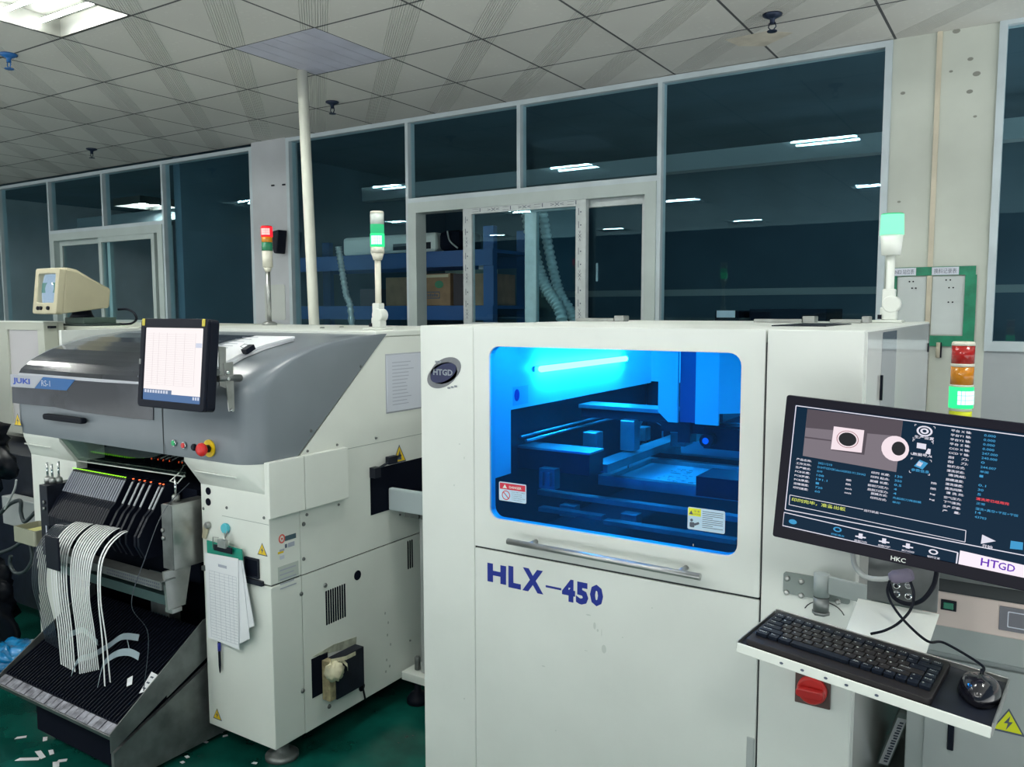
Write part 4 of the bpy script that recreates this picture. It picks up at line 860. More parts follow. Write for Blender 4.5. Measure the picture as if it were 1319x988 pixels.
o = MB().prism(FH, ell(a, b, .030, .030, 30), 0, .004).build('emergency_stop', M['yellow'], hood)
MB().lathe(FH, a, b, [(.013, .004), (.013, .024)]).build('stop_collar', M['black'], o)
MB().lathe(FH, a, b, [(.019, .022), (.023, .028), (.023, .036), (.017, .043), (.008, .045)]).build('stop_button', M['red'], o)
for px_, py_ in ((464, 472), (400, 555)): a, b = JS.at(px_, py_); MB().lathe(JS, a, b, [(.006, .003), (.004, .006)], 10).build('screw', M['dsteel'], hood)
# skirt under the hood, on both sides of the feeder bay
lo = outline(JY, .998, .004, 1.976); mid = outline(1.787, 1.090, .10, 1.976); hi = outline(1.787, 1.106, .10, 1.976)
def clip_x(p, a, b): return Vector((min(max(p[0], a), b), p[1], p[2]))
for (a, b) in ((-2.50, -2.1), (-3.7, -3.30)):
    q = MB(); rs = []
    for rg in (lo, mid, hi): rs.append([clip_x(p, a, b) for p in rg])
    n_ = len(lo)
    q.add([p for r_ in rs for p in r_], [(i*n_+k, i*n_+k+1, (i+1)*n_+k+1, (i+1)*n_+k) for i in range(2) for k in range(n_-1)], True)
    q.build('skirt', M['jwhite'], jm)
for x0, x1, px_ in ((-2.47, -2.25, 0), (-3.60, -3.40, 0)):
    MB().tube([(x0, 1.805, 1.055), (x1, 1.805, 1.055)], .003, 6).build('skirt_trim', M['wplas'], jm)
MB().box(JX0+.05, JX1-.05, 1.80, 2.40, 1.104, 1.112).build('bay_roof', M['dark'], jm)
# body
MB().box(-2.503, JX1, JY, 1.989, .10, .6795).build('pillar', M['jwhite'], jm, bevel=.003)
MB().box(-2.503, JX1, JY, 1.989, .6845, 1.0).build('pillar', M['jwhite'], jm, bevel=.003)
MB().prism(JF, [(JX0, .10), (-3.49, .10), (-3.49, .60), (-3.42, .655), (-3.30, .655), (-3.30, 1.0), (JX0, 1.0)], -.048, 0).build('pillar', M['jwhite'], jm, bevel=.003)
MB().box(-3.485, -3.302, JY+.012, 1.904, .11, .60).build('bay_side', M['navy'], jm)
MB().prism(JS, [(1.991, .6845), (JYB, .6845), (JYB, 1.511), (yd(1.511)+.002, 1.511), (yd(1.102)+.022, 1.108), (1.991, 1.102)], -.02, 0).build('side_panel', M['jwhite'], jm)
MB().fbox(JS, 1.991, JYB-.021, .10, .6795, -.02, 0).build('side_panel', M['jwhite'], jm)
MB().box(JX0, JX0+.02, 2.0, JYB, .10, 1.53).build('side_panel', M['jwhite'], jm)
MB().box(JX0, JX1, 2.40, JYB, 1.512, 1.535).build('top_cover', M['jwhite'], jm, bevel=.004)
MB().box(JX0, JX1, JYB-.02, JYB-.001, .10, 1.51).build('rear_panel', M['jwhite'], jm)
MB().box(JX0+.03, JX1-.03, 2.35, JYB-.03, .11, 1.50).build('inner_chassis', M['navy'], jm)
MB().box(-2.53, JX1-.022, 1.992, 2.348, .11, 1.10).build('bay_side', M['navy'], jm)
MB().box(JX0+.021, -3.302, 1.905, 2.348, .11, 1.10).build('bay_side', M['navy'], jm)
MB().box(-2.50, JX1-.006, 1.86, 1.985, .6797, .6843).box(-2.20, JX1-.006, 1.992, JYB-.022, .6797, .6843).build('seam_strip', M['seam'], jm)
CB = side(-2.122)
for a0, a1 in ((1.835, 1.992), (1.995, 2.208)): MB().fbox(CB, a0, a1, .922, 1.112, -.024, 0).build('corner_cover', M['jwhite'], jm, bevel=.002)
for x, y in ((-2.24, 1.96), (-2.24, 3.1), (-3.55, 1.96), (-3.55, 3.1)):
    MB().lathe(top(0), x, y, [(.06, 0), (.06, .012), (.05, .02), (.025, .03), (.025, .10)]).build('levelling_foot', M['dsteel'], jm)
MB().fbox(JS, 2.0, JYB, 1.099, 1.101, 0, .0006).build('panel_line', mat('panel_line', (.30, .34, .32), .6), jm)
MB().fbox(JF, -2.39, -2.15, .895, .8965, 0, .0006).build('panel_line', mat('panel_line', (.30, .34, .32), .6), jm)
for px_, py_ in ((262, 655+0), (292, 654), (340, 667)): a, b = JF.at(px_, py_); MB().lathe(JF, a, b, [(.006, 0), (.004, .003)], 10).build('screw', M['dsteel'], jm)
for px_, py_, r in ((391, 675, .008), (391, 720, .007), (388, 765, .008), (390, 890, .009), (484, 564, .006), (434, 573, .005), (396, 581, .005), (419, 754, .009), (424, 910, .009), (515, 663, .004), (395, 663, .006), (436, 650, .005), (528, 825, .004)):
    a, b = JS.at(px_, py_); MB().lathe(JS, a, b, [(r, 0), (r*.8, .004), (r*.5, .005)], 12).build('screw', M['dsteel'], jm)
for px_, py_, r in ((460.5, 741, .019), (466, 885, .017)): a, b = JS.at(px_, py_); MB().cyl(JS, a, b, r, 0, .0008, 20).build('round_hole', M['navy'], jm)
for px_, py_ in ((268.5, 632.5), (268.5, 646.5)): a, b = JF.at(px_, py_); MB().cyl(JF, a, b, .0135, 0, .002, 18).build('round_hole', M['navy'], jm)
for k in range(9):
    p = JS.at(420.5+k*2.95, 784-k*.9); MB().prism(JS, rr(p[0]-.004, p[0]+.004, .462, .592, .003, 2), 0, .0008).build('vent_slot', M['navy'], jm)
for k in range(3):
    p = JS.at(526+k*2.6, 741); MB().prism(JS, rr(p[0]-.004, p[0]+.004, .545, .665, .003, 2), 0, .0008).build('vent_slot', M['navy'], jm)
a, b = JF.at(338, 708); warn(jm, JF, a, b, .025)
a, b = JF.at(280, 920); warn(jm, JF, a, b, .024)
a, b = JS.at(514, 585); warn(jm, JS, a, b, .042, .001, 'yellow', False)
a0, b1 = JF.at(316, 716); a1, b0 = JF.at(335, 746)
MB().ring(JF, rr(a0, a1, b0, b1, .003, 2), rr(a0+.006, a1-.006, b0+.006, b1-.006, .003, 2), 0, .006).fbox(JF, a0-.02, a1+.02, b0-.02, b0-.004, 0, .012).build('socket_frame', M['dark'], jm)
MB().fbox(JF, a0+.005, a1-.005, b0+.005, b1-.005, 0, .001).build('socket_recess', M['navy'], jm)
# side stickers
q = JS.at(363, 694); o = MB().ring(JS, ell(q[0], q[1], .014, .016, 24), ell(q[0], q[1], .009, .011, 24), 0, .001).cyl(JS, q[0], q[1], .004, 0, .001).build('round_sticker', mat('sticker_red', (.72, .13, .10), .5), jm)
for (x0, y0, x1, y1, mt) in ((367, 690, 381, 697, 'pblue'), (367, 701, 369.5, 706, 'ink'), (371, 699, 379, 705, 'inkl'), (360, 708, 366, 711, 'inkl'), (358, 711, 365, 714, 'yellow'), (360.5, 716, 366, 721, 'paper2')):
    A, B = JS.at(x0, y1), JS.at(x1, y0-(x1-x0)*.25); MB().fbox(JS, A[0], B[0], A[1], B[1], 0, .001).build('sticker', M[mt] if mt != 'pblue' else mat('sticker_slate', (.05, .10, .13), .5), jm)
A, B = JS.at(358, 742), JS.at(384, 722); o = MB().fbox(JS, A[0], B[0], A[1]-.02, B[1], 0, .001).build('rating_plate', mat('rating_silver', (.52, .57, .53), .35), jm)
q = MB()
for k in range(5): q.fbox(JS, A[0]+.008, B[0]-.012-.01*(k % 2), B[1]-.016-.016*k, B[1]-.012-.016*k, .001, .0014)
q.build('plate_print', M['inkl'], o)
A, B = JS.at(498.5, 531), JS.at(541, 458)
o = MB().fbox(JS, A[0], A[0]+.21, A[1], B[1]+.01, .0006, .004).build('document_sleeve', M['paper2'], jm)
MB().fbox(JS, A[0]-.006, A[0]+.216, A[1]-.006, B[1]+.016, 0, .0006).build('sleeve_edge', M['lgrey'], o)
q = MB()
for k in range(13): q.fbox(JS, A[0]+.03, A[0]+.03+random.uniform(.08, .15), A[1]+.025+k*.014, A[1]+.028+k*.014, .0041, .0045)
q.build('sleeve_print', M['inkl'], o)
# motor box with the wad of masking tape
A, B = JS.at(403.5, 900), JS.at(457, 833)
mbx = MB().fbox(JS, A[0]-.005, A[0]+.075, A[1]+.003, A[1]+.15, 0, .002).build('motor_recess', M['navy'], jm)
MB().fbox(JS, A[0]+.075, B[0]+.002, .188, .340, .0005, .045).build('motor_box', M['dark'], jm, bevel=.002)
MB().fbox(JS, A[0]+.045, A[0]+.074, .192, .34, .002, .04).build('foam_strip', mat('tan_foam', (.36, .31, .18), .8, var=.4, vs=40), jm)
def lump(c, rad, seed, amp=.25, nu=24, nv=14, freq=2.5):
    from mathutils import noise
    mb = MB(); vs = []
    for j in range(nv+1):
        for i in range(nu):
            th, ph = 2*math.pi*i/nu, math.pi*j/nv; d = Vector((math.sin(ph)*math.cos(th), math.sin(ph)*math.sin(th), math.cos(ph)))
            k = 1+amp*(noise.noise(d*freq+Vector((seed, 0, 0)))+.5*noise.noise(d*freq*2.7+Vector((0, seed, 0)))+.35*abs(noise.noise(d*freq*5+Vector((0, 0, seed)))))
            vs.append(Vector(c)+Vector((d.x*rad[0]*k, d.y*rad[1]*k, d.z*rad[2]*k)))
    return mb.add(vs, [(j*nu+i, (j+1)*nu+i, (j+1)*nu+(i+1) % nu, j*nu+(i+1) % nu) for j in range(nv) for i in range(nu)], True)
q = lump(JS.p(A[0]+.06, .305, .05), (.03, .035, .035), 3, .35)
for (x0, y0), (x1, y1) in (((414, 848), (446, 838)), ((416, 852), (431, 860)), ((428, 846), (436, 858)), ((410, 856), (430, 848))):
    p, r_ = JS.at(x0, y0), JS.at(x1, y1); q.ribbon([JS.p(*p, .048), JS.p((p[0]+r_[0])/2, (p[1]+r_[1])/2, .060), JS.p(*r_, .047)], JS.u, .014, .002)
q.build('masking_tape_wad', mat('masking_tape', (.66, .62, .44), .6, var=.2, vs=30), jm)
MB().prism(JS, [JS.at(*p) for p in ((402, 846), (458, 833), (459, 820), (430, 830))][::-1], 0, .002).build('tape_smear', mat('aged_tape', (.40, .42, .34), .5, var=.35, vs=30), jm)
MB().tube([JS.p(*JS.at(457, 846), .01), JS.p(*JS.at(469, 900), .006)], .004, 6).build('motor_lead', M['rubber'], jm)
q = MB()
for px_, py_ in ((496, 790), (500, 802), (499, 818), (503, 830), (498, 850), (502, 858), (497, 865)): a, b = JS.at(px_, py_); q.prism(JS, ell(a, b, .004, .006, 8), 0, .0006)
q.build('side_scuff', mat('faint_scuff', (.42, .45, .42), .6), jm)
A, B = JS.at(477.5, 664), JS.at(541, 600)
MB().fbox(JS, A[0], 2.80, A[1], 1.0, 0, .0015).build('conveyor_opening', M['navy'], jm)
MB().fbox(JS, A[0]-.004, A[0]+.03, .97, 1.01, .002, .03).tube([JS.p(A[0]+.01, 1.0, .02), JS.p(A[0]+.16, 1.035, .02)], .005, 8).fbox(JS, A[0]+.08, A[0]+.13, 1.01, 1.04, .01, .03).build('board_sensor', M['dark'], jm)
a, b = JF.at(269.5, 676); MB().lathe(JF, a, b, [(.012, 0), (.012, .012), (.009, .016)], 16).build('key_lock', M['steel'], jm)
MB().prism(JF, [JF.at(*p) for p in ((264, 676), (271, 678), (267, 694), (262, 692))][::-1], .004, .007).build('key_tag', M['beige'], jm)
a, b = JF.at(265, 731); MB().fbox(JF, a-.008, a+.010, b-.008, b+.008, .0, .012).build('hook', M['dsteel'], jm)
# top rear bits
for px_, py_ in ((415, 422), (440, 421), (252, 424)): p = P(px_, py_, Z=1.537); MB().lathe(top(1.535), p.x, min(p.y, 3.2), [(.012, 0), (.009, .004)], 12).build('screw', M['dsteel'], jm)
# clear visor over the feeders
VY = 1.862
v0, v1 = P(96, 592, Y=VY), P(239, 613, Y=VY); vx0, vx1 = max(v0.x, -3.297), min(v1.x, -2.506)
MB().add([(-3.297, 1.792, 1.102), (-2.506, 1.792, 1.102), (vx1, VY, v1.z), (vx0, VY, v0.z), (-3.297, 1.796, 1.103), (-2.506, 1.796, 1.103), (vx1, VY+.003, v1.z+.003), (vx0, VY+.003, v0.z+.003)],
         [(0, 1, 2, 3), (7, 6, 5, 4), (0, 4, 5, 1), (1, 5, 6, 2), (2, 6, 7, 3), (3, 7, 4, 0)]).build('visor', M['clear'], jm)
MB().tube([(vx0, VY-.003, v0.z-.002), (vx1, VY-.003, v1.z-.002)], .0025, 6).tube([(vx1-.03, VY-.004, v1.z+.01), (vx1-.05, VY-.03, v1.z-.02), (vx1-.005, VY-.03, v1.z-.022), (vx1, VY-.004, v1.z+.004)], .0025, 6).build('visor_edge', M['wplas'], jm)
# ------------------------------------------------------------------ operator monitor on the hood
FJ = Fr(P(182, 410, Y=1.655), (1, 0, 0), (0, .10, .995))
w_ = FJ.at(268, 408)[0]; h_ = -FJ.at(178, 523)[1]
tm = thing('touch_monitor', FJ.p(w_/2, -h_, -.03), 'black monitor with bright white table screen in front of grey hood', 'monitor')
MB().prism(FJ, rr(0, w_, -h_, 0, .014), -.045, -.012).ring(FJ, rr(0, w_, -h_, 0, .014), rr(.022, w_-.022, -h_+.024, -.030, .004), -.012, 0).build('case', M['black'], tm, bevel=.003)
MB().fbox(FJ, .05, w_-.03, -h_+.04, -.05, -.065, -.045).build('back_cover', M['black'], tm, bevel=.006)
FJ2 = FJ.sub(.021, -h_+.023, -.006); sw2, sh2 = w_-.042, h_-.052
sj = MB().fbox(FJ2, 0, sw2, 0, sh2, -.002, 0).build('screen', emis('white_screen', (1, .93, .93), .92), tm)
MB().fbox(FJ2, 0, sw2, 0, sh2*.10, .0002, .0006).build('taskbar', emis('taskbar_blue', (.10, .20, .42), .8), sj)
MB().fbox(FJ2, 0, sw2*.5, sh2*.10, sh2*.155, .0002, .0006).build('toolbar', emis('toolbar_blue', (.16, .24, .40), .8), sj)
q = MB()
for k, f in enumerate((.14, .24, .38, .53, .68, .86)): q.fbox(FJ2, sw2*f, sw2*f+.0008, sh2*.22, sh2*.93, .0002, .0005)
for k in range(24): q.fbox(FJ2, .01, sw2*.84, sh2*(.22+.03*k), sh2*(.22+.03*k)+.0004, .0002, .0005)
q.build('table_line', emis('table_line', (.72, .64, .66), .8), sj)
q = MB()
for k in range(9): q.fbox(FJ2, sw2*(.03+.047*k), sw2*(.06+.047*k), sh2*.105, sh2*.145, .0006, .001)
for k in range(3): q.fbox(FJ2, sw2*(.86+.04*k), sw2*(.885+.04*k), sh2*.05, sh2*.09, .0006, .001)
q.fbox(FJ2, sw2*.87, sw2*.97, sh2*.74, sh2*.80, .0002, .0006); q.build('icon_print', emis('icon_pale', (.75, .80, .95), .8), sj)
for a in (.006, w_-.028): MB().prism(FJ, rr(a+.003, a+.017, -.024, -.001, .002, 2), .0005, .002).build('yellow_tape', mat('yellow_tape', (.62, .52, .06), .4), tm)
MB().fbox(FJ, -.0, .010, -h_*.52, -h_*.46, .0, .001).build('button_strip', M['dsteel'], tm)
SB = side(-2.205)
MB().prism(SB, pt(SB, (281, 446), (290, 447), (290, 500), (282, 497))[::-1], 0, .004).build('bracket_plate', M['steel'], tm)
MB().prism(SB, pt(SB, (286, 468), (298, 466), (300, 527), (293, 530))[::-1], .0045, .0085).build('bracket_plate', M['steel'], tm)
MB().tube([(-2.40, 1.700, 1.42), (-2.20, 1.705, 1.42)], .012, 10).tube([(-2.205, 1.71, 1.40), (-2.205, 1.80, 1.395)], .012, 8).build('bracket_bar', M['dsteel'], tm)
for px_, py_ in ((290, 480), (291, 488), (296, 528)): a, b = SB.at(px_, py_); MB().lathe(SB, a, b, [(.007, .0085), (.005, .016)], 10).build('wing_screw', M['chrome'], tm)
# ------------------------------------------------------------------ papers on the hood, clip
pz = [1.400, 1.410, 1.430, 1.447, 1.463, 1.477, 1.490, 1.501]
def on_hood(x0, sk, off): return [hs(x0+sk*k, z, off) for k, z in enumerate(pz)]
for lab, x0, sk, off, w in (('loose white sheets lying beneath the clipped papers on the grey hood', -2.46, .004, .0062, .23), ('clipped white paper stack lying on top of grey hood by the monitor', -2.47, .008, .0155, .21)):
    t = tag(MB().ribbon(on_hood(x0, sk, off), (1, .0, 0), w, .008).build('paper_stack', M['paper']), lab, 'papers', 'papers on the hood')
    if off > .01:
        q = MB(); 
        for k in range(14):
            z = pz[1]+(pz[-1]-pz[1])*k/14; q.ribbon([hs(x0-.09, z, .0203), hs(x0+.0, z, .0203)], (0, .8, .5), .0025, .0005)
        q.build('print_line', M['inkl'], t)
pc = hs(-2.330, 1.455, .024); FC = Fr(pc, (0, .9, .42), (-1, 0, 0))
t = thing('binder_clip', pc, 'black binder clip on the right edge of hood papers', 'clip')
MB().prism(Fr(pc, (0, .9, .42), (1, 0, 0)).sub(0, 0, 0), [(-.02, -.012), (.02, -.012), (.02, .014), (-.02, .014)], -.012, .006).build('body', M['black'], t)
MB().tube([pc+Vector((.0, -.012, .004)), pc+Vector((-.03, -.010, .012)), pc+Vector((-.03, .008, .020)), pc+Vector((0, .012, .016))], .0015, 6).build('wire_handle', M['chrome'], t)
# ------------------------------------------------------------------ clipboard, magnet and pen on the pillar
CBF = front(1.830)
t = thing('clipboard', CBF.p(-2.36, .48, 0), 'green clipboard with printed sheets hanging on the ivory pillar', 'clipboard')
MB().prism(CBF, pt(CBF, (266, 696), (311, 708), (318, 820), (272, 806))[::-1], -.004, 0).build('board', M['teal'], t)
for k, (L_, n) in enumerate(((((268, 714), (313, 722), (328, 806), (318, 810), (280, 800)), .0005), (((267, 713), (312, 722), (323, 822), (310, 829), (272, 815)), .003), (((266, 711), (309, 719), (310, 836), (270, 820)), .006))):
    o = MB().prism(CBF, pt(CBF, *L_)[::-1], n, n+.0015).build('paper_sheet', M['paper'], t)
q = MB(); (a0, b1), (a1, _) = CBF.at(270, 716), CBF.at(307, 720); b0 = CBF.at(272, 812)[1]
sh = (CBF.at(307, 725)[1]-CBF.at(270, 717)[1])
for k in range(24): q.fbox(CBF, a0+.004, a1-.004, b1-.05-k*.0105, b1-.0492-k*.0105, .0076, .0079)
for f in (0, .2, .38, .56, .72, .86, 1): q.fbox(CBF, a0+.004+(a1-a0-.008)*f, a0+.0046+(a1-a0-.008)*f, b1-.05-23*.0105, b1-.05, .0076, .0079)
q.fbox(CBF, a0+.055, a0+.10, b1-.028, b1-.018, .0076, .0079); q.build('form_print', M['inkl'], o)
a, b = CBF.at(291, 704)
cl = MB().fbox(CBF, a-.05, a+.045, b-.018, b+.004, .008, .014).build('clip_bar', M['black'], t, bevel=.002)
MB().fbox(CBF, a-.02, a+.022, b, b+.028, .006, .02).tube([CBF.p(a-.055, b-.012, .012), CBF.p(a-.05, b+.03, .014), CBF.p(a-.02, b+.032, .014)], .002, 6).build('clip_lever', M['steel'], t, bevel=.003)
a, b = JF.at(292.5, 680)
t = thing('magnet_hook', JF.p(a, b, 0), 'round turquoise magnet hook above the green clipboard', 'hook')
MB().lathe(JF, a, b, [(.017, .0005), (.019, .008), (.017, .014)], 22).build('magnet', M['cyan'], t)
MB().tube([JF.p(a+.003, b-.012, .012), JF.p(a+.004, b-.045, .02), JF.p(a-.004, b-.06, .024), JF.p(a-.012, b-.05, .026)], .003, 8).tube([JF.p(a+.012, b-.03, .018), JF.p(a+.028, b-.002, .022)], .002, 6).build('wire_hook', M['steel'], t)
PFm = front(1.846); (a, b1), (_, b0) = PFm.at(283, 817), PFm.at(283, 866)
t = thing('pen', PFm.p(a, b0, 0), 'dark pen with blue cap hanging below the clipboard', 'pen')
MB().tube([PFm.p(a, b1-.02, .004), PFm.p(a, b0+.03, .004), PFm.p(a, b0+.008, .004), PFm.p(a, b0, .004)], [.0048, .0048, .003, .001], 10).build('barrel', M['black'], t)
MB().cyl(Fr(PFm.p(a, b1-.03, .004), (1, 0, 0), (0, -1, 0)), 0, 0, .0058, 0, .03, 12).build('cap', mat('pen_blue', (.02, .03, .35), .3), t)
# ------------------------------------------------------------------ feeder trolley
ft = thing('feeder_trolley', (-2.9, 1.75, 0), 'dark feeder trolley with steel side blocks and sloping tray docked in the machine', 'trolley')
RB = side(-2.53)
q = MB().box(-2.585, -2.53, 1.752, 1.90, .70, .935).build('side_block', M['steel'], ft, bevel=.002)
MB().box(-2.586, -2.529, 1.748, 1.7515, .702, .933).build('block_face', M['dsteel'], q)
qb = MB().box(-3.345, -3.288, 1.722, 1.84, .635, .922).build('side_block', M['dark'], ft, bevel=.002)
FB = front(1.721)
MB().fbox(FB, -3.308, -3.300, .665, .76, 0, .001).build('block_stripe', M['paper2'], qb)
for px_, py_, r in ((210, 683, .008), (211, 693, .008)):
    a, b = front(1.748).at(px_, py_); MB().lathe(front(1.748), a, b, [(r, 0), (r, .004), (r*.5, .006)], 12).build('bolt', M['steel'], q)
for px_, py_ in ((57, 647), (57, 655)):
    a, b = FB.at(px_, py_); MB().lathe(FB, a, b, [(.008, 0), (.008, .004), (.004, .006)], 12).build('bolt', M['dsteel'], qb)
for (px_, py_, Y, z0, h, sl) in ((62, 622, 1.76, .922, .085, 0), (68, 622, 1.76, .922, .08, 0), (76, 620, 1.78, .922, .09, .004), (227, 652, 1.80, .935, .085, 0)):
    p = P(px_, py_, Y=Y); F = top(0).sub(p.x, Y, z0)
    o = MB().lathe(F, 0, 0, [(.014, 0), (.014, .02), (.009, .026)], 12).build('pin_base', M['steel'], ft)
    MB().tube([F.p(0, 0, .02), F.p(sl, 0, h)], .0045, 8).build('pin', M['chrome'], o)
# black guide bridge behind the feeders, perforated rail and bracket below
MB().box(-3.26, -2.59, 1.90, 2.00, .60, .955).build('feeder_base', M['navy'], ft)
MB().box(-3.26, -2.54, 2.005, 2.30, .55, .90).build('bay_housing', M['navy'], ft)
zr_ = .672
MB().box(-3.24, -2.535, 1.700, 1.76, zr_-.003, zr_).box(-3.24, -2.535, 1.700, 1.703, zr_-.030, zr_-.003).build('perforated_rail', M['dsteel'], ft)
rail = MB()
for k in range(28): rail.fbox(front(1.6995), -2.86+k*.0115, -2.855+k*.0115, zr_-.012, zr_-.006, 0, .0006).fbox(front(1.6995), -2.86+k*.0115, -2.855+k*.0115, zr_-.024, zr_-.018, 0, .0006)
rail.build('rail_holes', M['ink'], ft)
MB().box(-3.24, -2.545, 1.730, 1.76, .575, .610).build('lower_rail', mat('rail_green_grey', (.06, .11, .11), .4, metal=.3), ft)
MB().prism(side(-2.555), [(1.72, .70), (1.83, .70), (1.80, .56), (1.73, .56)], 0, .012).box(-2.575, -2.535, 1.74, 1.78, .545, .56).build('rail_bracket', M['steel'], ft)
MB().box(-2.98, -2.86, 1.95, 2.0, .35, .60).build('duct_panel', M['dsteel'], ft)
# tray
ty0, tz0, ty1, tz1 = 1.490, .205, 1.90, .425
tx0, tx1 = -3.285, -2.530
sl_ = Vector((0, ty1-ty0, tz1-tz0)); FTr = Fr((tx0, ty0, tz0), (1, 0, 0), sl_); tl_ = sl_.length; tw_ = tx1-tx0
q = MB().fbox(FTr, 0, tw_, 0, tl_, -.006, 0)
for k in range(42):
    x = .012+k*(tw_-.024)/41; q.fbox(FTr, x-.0022, x+.0022, .045, tl_, 0, .010)
tray2 = q.build('tray_floor', M['black'], ft)
q = MB()
for k in range(22):
    x = .004+k*(tw_-.008)/22; q.fbox(FTr, x+.002, x+(tw_-.008)/22-.002, .002, .040, .0, .004+.0015*(k % 2))
q.build('tray_lip_plate', mat('scuffed_silver', (.36, .36, .42), .35, metal=.5, var=.5, vs=30), ft)
MB().fbox(FTr, -.002, tw_+.002, -.004, 0, -.02, .006).build('tray_front_edge', M['dsteel'], ft)
TS = side(tx1)
MB().prism(TS, [(ty0-.004, tz0-.055), (1.70, .265), (1.70, .255), (1.90, .355), (1.90, .49), (1.86, .485), (ty0-.004, tz0+.012)], 0, .004).build('tray_side', M['dsteel'], ft)
MB().prism(side(tx0-.004), [(ty0-.004, tz0-.03), (1.90, tz1-.03), (1.90, .49), (ty0-.004, tz0+.012)], 0, .004).build('tray_side', M['dsteel'], ft)
MB().prism(TS, [(ty0+.01, .02), (1.95, .02), (1.95, .34), (ty0+.01, .14)], -.02, -.004).build('base_side', M['dsteel'], ft)
MB().prism(side(tx0+.15), [(1.56, .03), (1.95, .03), (1.95, .38), (1.56, .19)], 0, .56).build('base_box', M['navy'], ft)
for x in (-3.0, -2.65): MB().cyl(Fr((x, 1.70, .022), (0, 1, 0), (0, 0, 1)), 0, 0, .022, -.012, .012, 16).build('castor', M['rubber'], ft)
# ------------------------------------------------------------------ tape feeders
def feeder():
    t = thing('tape_feeder', (0, 1.83, .97), 'x', 'tape feeder'); t['_w'] = 0
    w = .0062; Sd = Fr((-w, 0, 0), (0, 1, 0), (0, 0, 1))
    MB().prism(Sd, [(.06, .0), (.06, -.25), (-.09, -.25), (-.115, -.20), (-.115, -.165), (-.075, -.10), (-.055, -.082), (-.003, .004)], 0, 2*w).build('body', M['black'], t)
    Pl = Fr((0, -.0035, .002), (1, 0, 0), (0, .053, .087))
    MB().fbox(Pl, -.0045, .0045, -.092, -.006, .0, .003).build('front_plate', mat('feeder_plate', (.26, .28, .34), .45) if 'fp' not in M else M['fp'], t)
    MB().box(-.0018, .0018, -.008, -.002, .0085, .0110).build('led', M['e_ledg'], t)
    return t
fd0 = feeder()
led_r = bpy.data.meshes['led'].copy(); led_r.materials.clear(); led_r.materials.append(M['e_ledr'])
pl_w = bpy.data.meshes['front_plate'].copy(); pl_w.materials.clear(); pl_w.materials.append(mat('feeder_plate_pale', (.40, .42, .46), .45))
LN = lambda px_: P(px_, 612, Y=1.825).x
xa_, xb_ = max(P(90.5, 602.5, Y=1.83).x, -3.272), P(163, 615.5, Y=1.83).x
NF = 24; first = True
def put_feeder(x, lab, grp, red, wide):
    global first
    o = fd0 if first else dup(fd0, (x, 1.83, .97)); first = False
    o.location = (x, 1.83, .97); o['label'] = lab; o['group'] = grp
    for ch in o.children:
        if ch.name.startswith('led') and red: ch.data = led_r
        if ch.name.startswith('front_plate') and wide: ch.data = pl_w
for k in range(NF): put_feeder(xa_+(xb_-xa_)*k/(NF-1), 'slim black tape feeder with green light in the tight left row', 'feeders packed in a row with green lights', False, False)
for k, px_ in enumerate((173.5, 181.5, 188, 196, 207.5, 212)):
    put_feeder(P(px_, 622, Y=1.83).x, ['spaced tape feeder with red light, next after the green-lit row', 'second spaced red-lit tape feeder from the green row', 'third spaced red-lit tape feeder from the green row', 'fourth spaced red-lit tape feeder from the green row', 'left one of the paired tape feeders beside the steel block', 'right one of the paired tape feeders beside the steel block'][k], 'spaced feeders with red lights', True, True)
# ------------------------------------------------------------------ cover tapes hanging from the feeders
def hang(px0, py0, pxb, pyb, label, group, mt='tape', w=.0082, land=True):
    a = P(px0, py0, Y=1.725); x = a.x
    tz = lambda y: tz0+(y-ty0)*(tz1-tz0)/(ty1-ty0)
    yb_ = 1.60+random.uniform(-.012, .012)
    # end point on the tray seen through the photo pixel
    d = ray(pxb, pyb); n = FTr.n; t = (FTr.o+n*.014-CAM).dot(n)/d.dot(n); e = CAM+d*t
    bx = e.x; yb2 = e.y
    pts = [(x, 1.76, a.z-.025), (x, 1.728, a.z-.002), (x, 1.690, a.z-.010), (x, 1.645, a.z-.045), (x+(bx-x)*.15, 1.615, a.z-.105), (x+(bx-x)*.35, 1.605, a.z-.22), (x+(bx-x)*.7, (1.61+yb2)/2, (a.z-.22+e.z)/2), (bx, yb2, e.z)]
    if land == 2: pts.append((bx+random.uniform(-.03, .03), yb2-.03, tz(yb2-.03)+.016))
    o = MB().ribbon(curve(pts, 5), (1, 0, 0), w).build('cover_tape', M[mt])
    return tag(o, label, 'tape', group)
wl_ = 'white cover tape hanging from the feeders in the left bunch over the tray'
wm_ = 'white cover tape hanging from the feeders in the middle bunch over tray'
for k in range(7): hang(102+k*3.1, 671+k*.5, 79+2.9*k, 856+1.6*k, wl_, 'white tapes of the left bunch')
for k in range(10): hang(126.5+k*3.1, 675+k*.55, 103+2.65*k, 868-.6*k, wm_, 'white tapes of the middle bunch')
hang(161.6, 683, 135, 884, 'white cover tape second from right, hanging clear of the bunches', 'two separate white tapes')
hang(165.2, 684, 142, 879, 'white cover tape furthest right, hanging clear of the bunches', 'two separate white tapes')
for k in range(8): hang(82+k*2.4, 671+k*.2, 59+k*2.3, 826+k*1.4, 'dark carrier tape hanging at the far left of the feeders', 'dark tapes at the left', 'dtape', .007)
e = FTr.at(187, 893); pe = FTr.p(*e, .012)
tag(MB().ribbon(curve([tuple(P(244, 622, Y=1.79)), (-2.50, 1.70, .93), (-2.525, 1.64, .78), (-2.555, 1.60, .62), tuple(pe+Vector((0.01, .02, .2))), tuple(pe)]), (1, 0, 0), .004).build('loose_strand', M['dtape']), 'single thin dark strand hanging from the steel block to the tray', 'tape')
pg_ = P(68, 708, Y=1.58)
